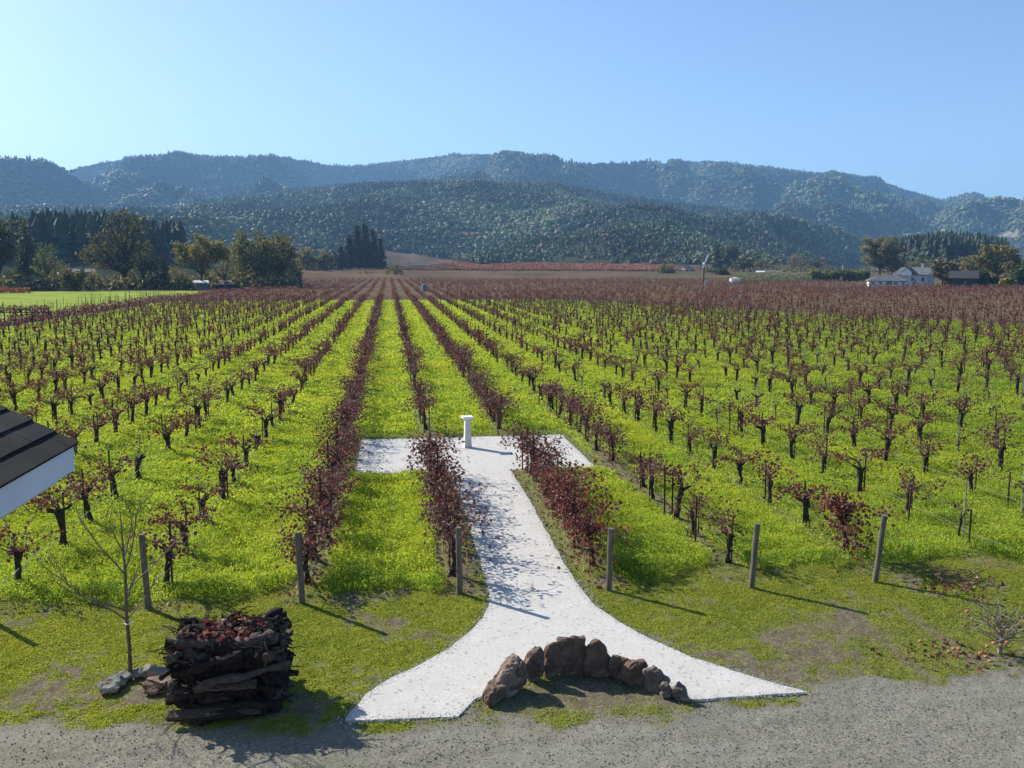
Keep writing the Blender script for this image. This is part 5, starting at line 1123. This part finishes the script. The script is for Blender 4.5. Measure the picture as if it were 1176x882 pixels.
def trailer(px, yb, label):
    P = g(px, yb); t = thing('farm_trailer', label, 'trailer', P); a = MB(); a.box((0, 0, 1.0), (8, 2.2, .25)); a.box((-2.5, 0, 1.7), (2.2, 2, 1.2)); a.build('bed', M['stake'], t)
    for x in (-2.6, 0, 2.8):
        c = MB(); c.tube([(x, -1.15, .45), (x, -.85, .45)], .45, 14); c.build('wheel', M['roofdark'], t)
trailer(975, 324, 'dark low farm trailer parked in front of the yellow-green hedge')
# cordon-trained young vines on the meadow at the left, and the thin stakes beside them
def trellis(y_off, lb):
    p0, p1 = g(-40, 373 - y_off), g(57, 372 - y_off); t = thing('trellised_vine_row', lb, 'vine row', p1); d = (p0 - p1); L = d.length; d.normalize(); random.seed(int(y_off) + 3); n = 15
    tr, co, lf = MB(), MB(), MB()
    for i_ in range(n + 1):
        q = d * (L * i_ / n); tr.tube([q, q + Vector((0, 0, 1.7 if i_ % 5 == 0 else 1.35))], .07 if i_ % 5 == 0 else .05, 5)
    co.tube([Vector((0, 0, 1.35)), d * L + Vector((0, 0, 1.35))], .05, 4); co.tube([Vector((0, 0, 1.65)), d * L + Vector((0, 0, 1.65))], .02, 4)
    P = np.array([(d * (L * random.random()) + Vector((random.gauss(0, .15), random.gauss(0, .15), 1.45 + random.uniform(-.1, .45))))[:] for _ in range(420)]); leaves(lf, P, rng.uniform(.15, .28, 420), palette(420, PB + BROWN), 0, 4)
    tr.build('trunks', M['bark'], t); co.build('cordon', M['bark'], t); lf.build('leaves', M['vleaf'], t)
trellis(0, 'nearer trellised row of pruned vines on the bright meadow at the left edge'); trellis(4, 'farther trellised row of pruned vines on the bright meadow at the left edge')
sk = MB(); random.seed(77)
for _ in range(150):
    Y = random.uniform(100, 205); X = -46.5 - random.choice((0, 3.0, 6.0)) - random.uniform(0, .3); sk.tube([(X, Y, -.1), (X, Y, random.uniform(.9, 1.9))], .035, 3)
tag(sk.build('meadow_stakes', M['stake']), 'thin stakes of newly planted vines along the right side of the meadow', 'stakes', kind='stuff')
hg = MB(); n = 5000; Y = rng.uniform(90, 255, n); P = np.stack([-43.2 + rng.normal(0, .7, n), Y, rng.uniform(.1, 1.2, n) * np.clip(fbm(Y / 4, Y * 0, 3) * 1.6, .2, 1)], -1); leaves(hg, P, rng.uniform(.16, .34, n), palette(n, PURPLE + BROWN), 0, 4)
tag(hg.build('brush_strip', M['vleaf']), 'strip of low dark-red brush between the vineyard and the bright meadow', 'brush', kind='stuff')
rh = MB(); n = 900; px = rng.uniform(-15, 32, n); rr_ = rng.uniform(255, 262, n); d = np.array([ray(a, 306)[:2] / math.hypot(*ray(a, 306)[:2]) for a in px]); P = np.stack([d[:, 0] * rr_, d[:, 1] * rr_, rng.uniform(.1, 1.3, n)], -1); leaves(rh, P, rng.uniform(.3, .55, n), palette(n, [(.25, .09, .06), (.17, .07, .05)]), 0, 4)
tag(rh.build('red_hedge', M['tree_leaf']), 'low rusty-red hedge beyond the meadow at the left edge', 'hedge', kind='stuff')

# ------------------------------------------------------------------ haze: one closed box of thin even air
hb = MB(); hb.box((0, 0, 0), (12900, 12900, 800)); hz = NT('haze_air'); pv = hz.new('ShaderNodeVolumePrincipled'); pv.inputs['Color'].default_value = (.31, .60, 1.0, 1); pv.inputs['Density'].default_value = 1.3e-4; pv.inputs['Anisotropy'].default_value = .1
hz.link(pv.outputs[0], hz.out.inputs['Volume']); o = hb.build('haze', hz.m); o.location = (0, 2200, 400 - 4.0); tag(o, 'thin bluish air between the viewer and the hills', 'haze', kind='stuff')
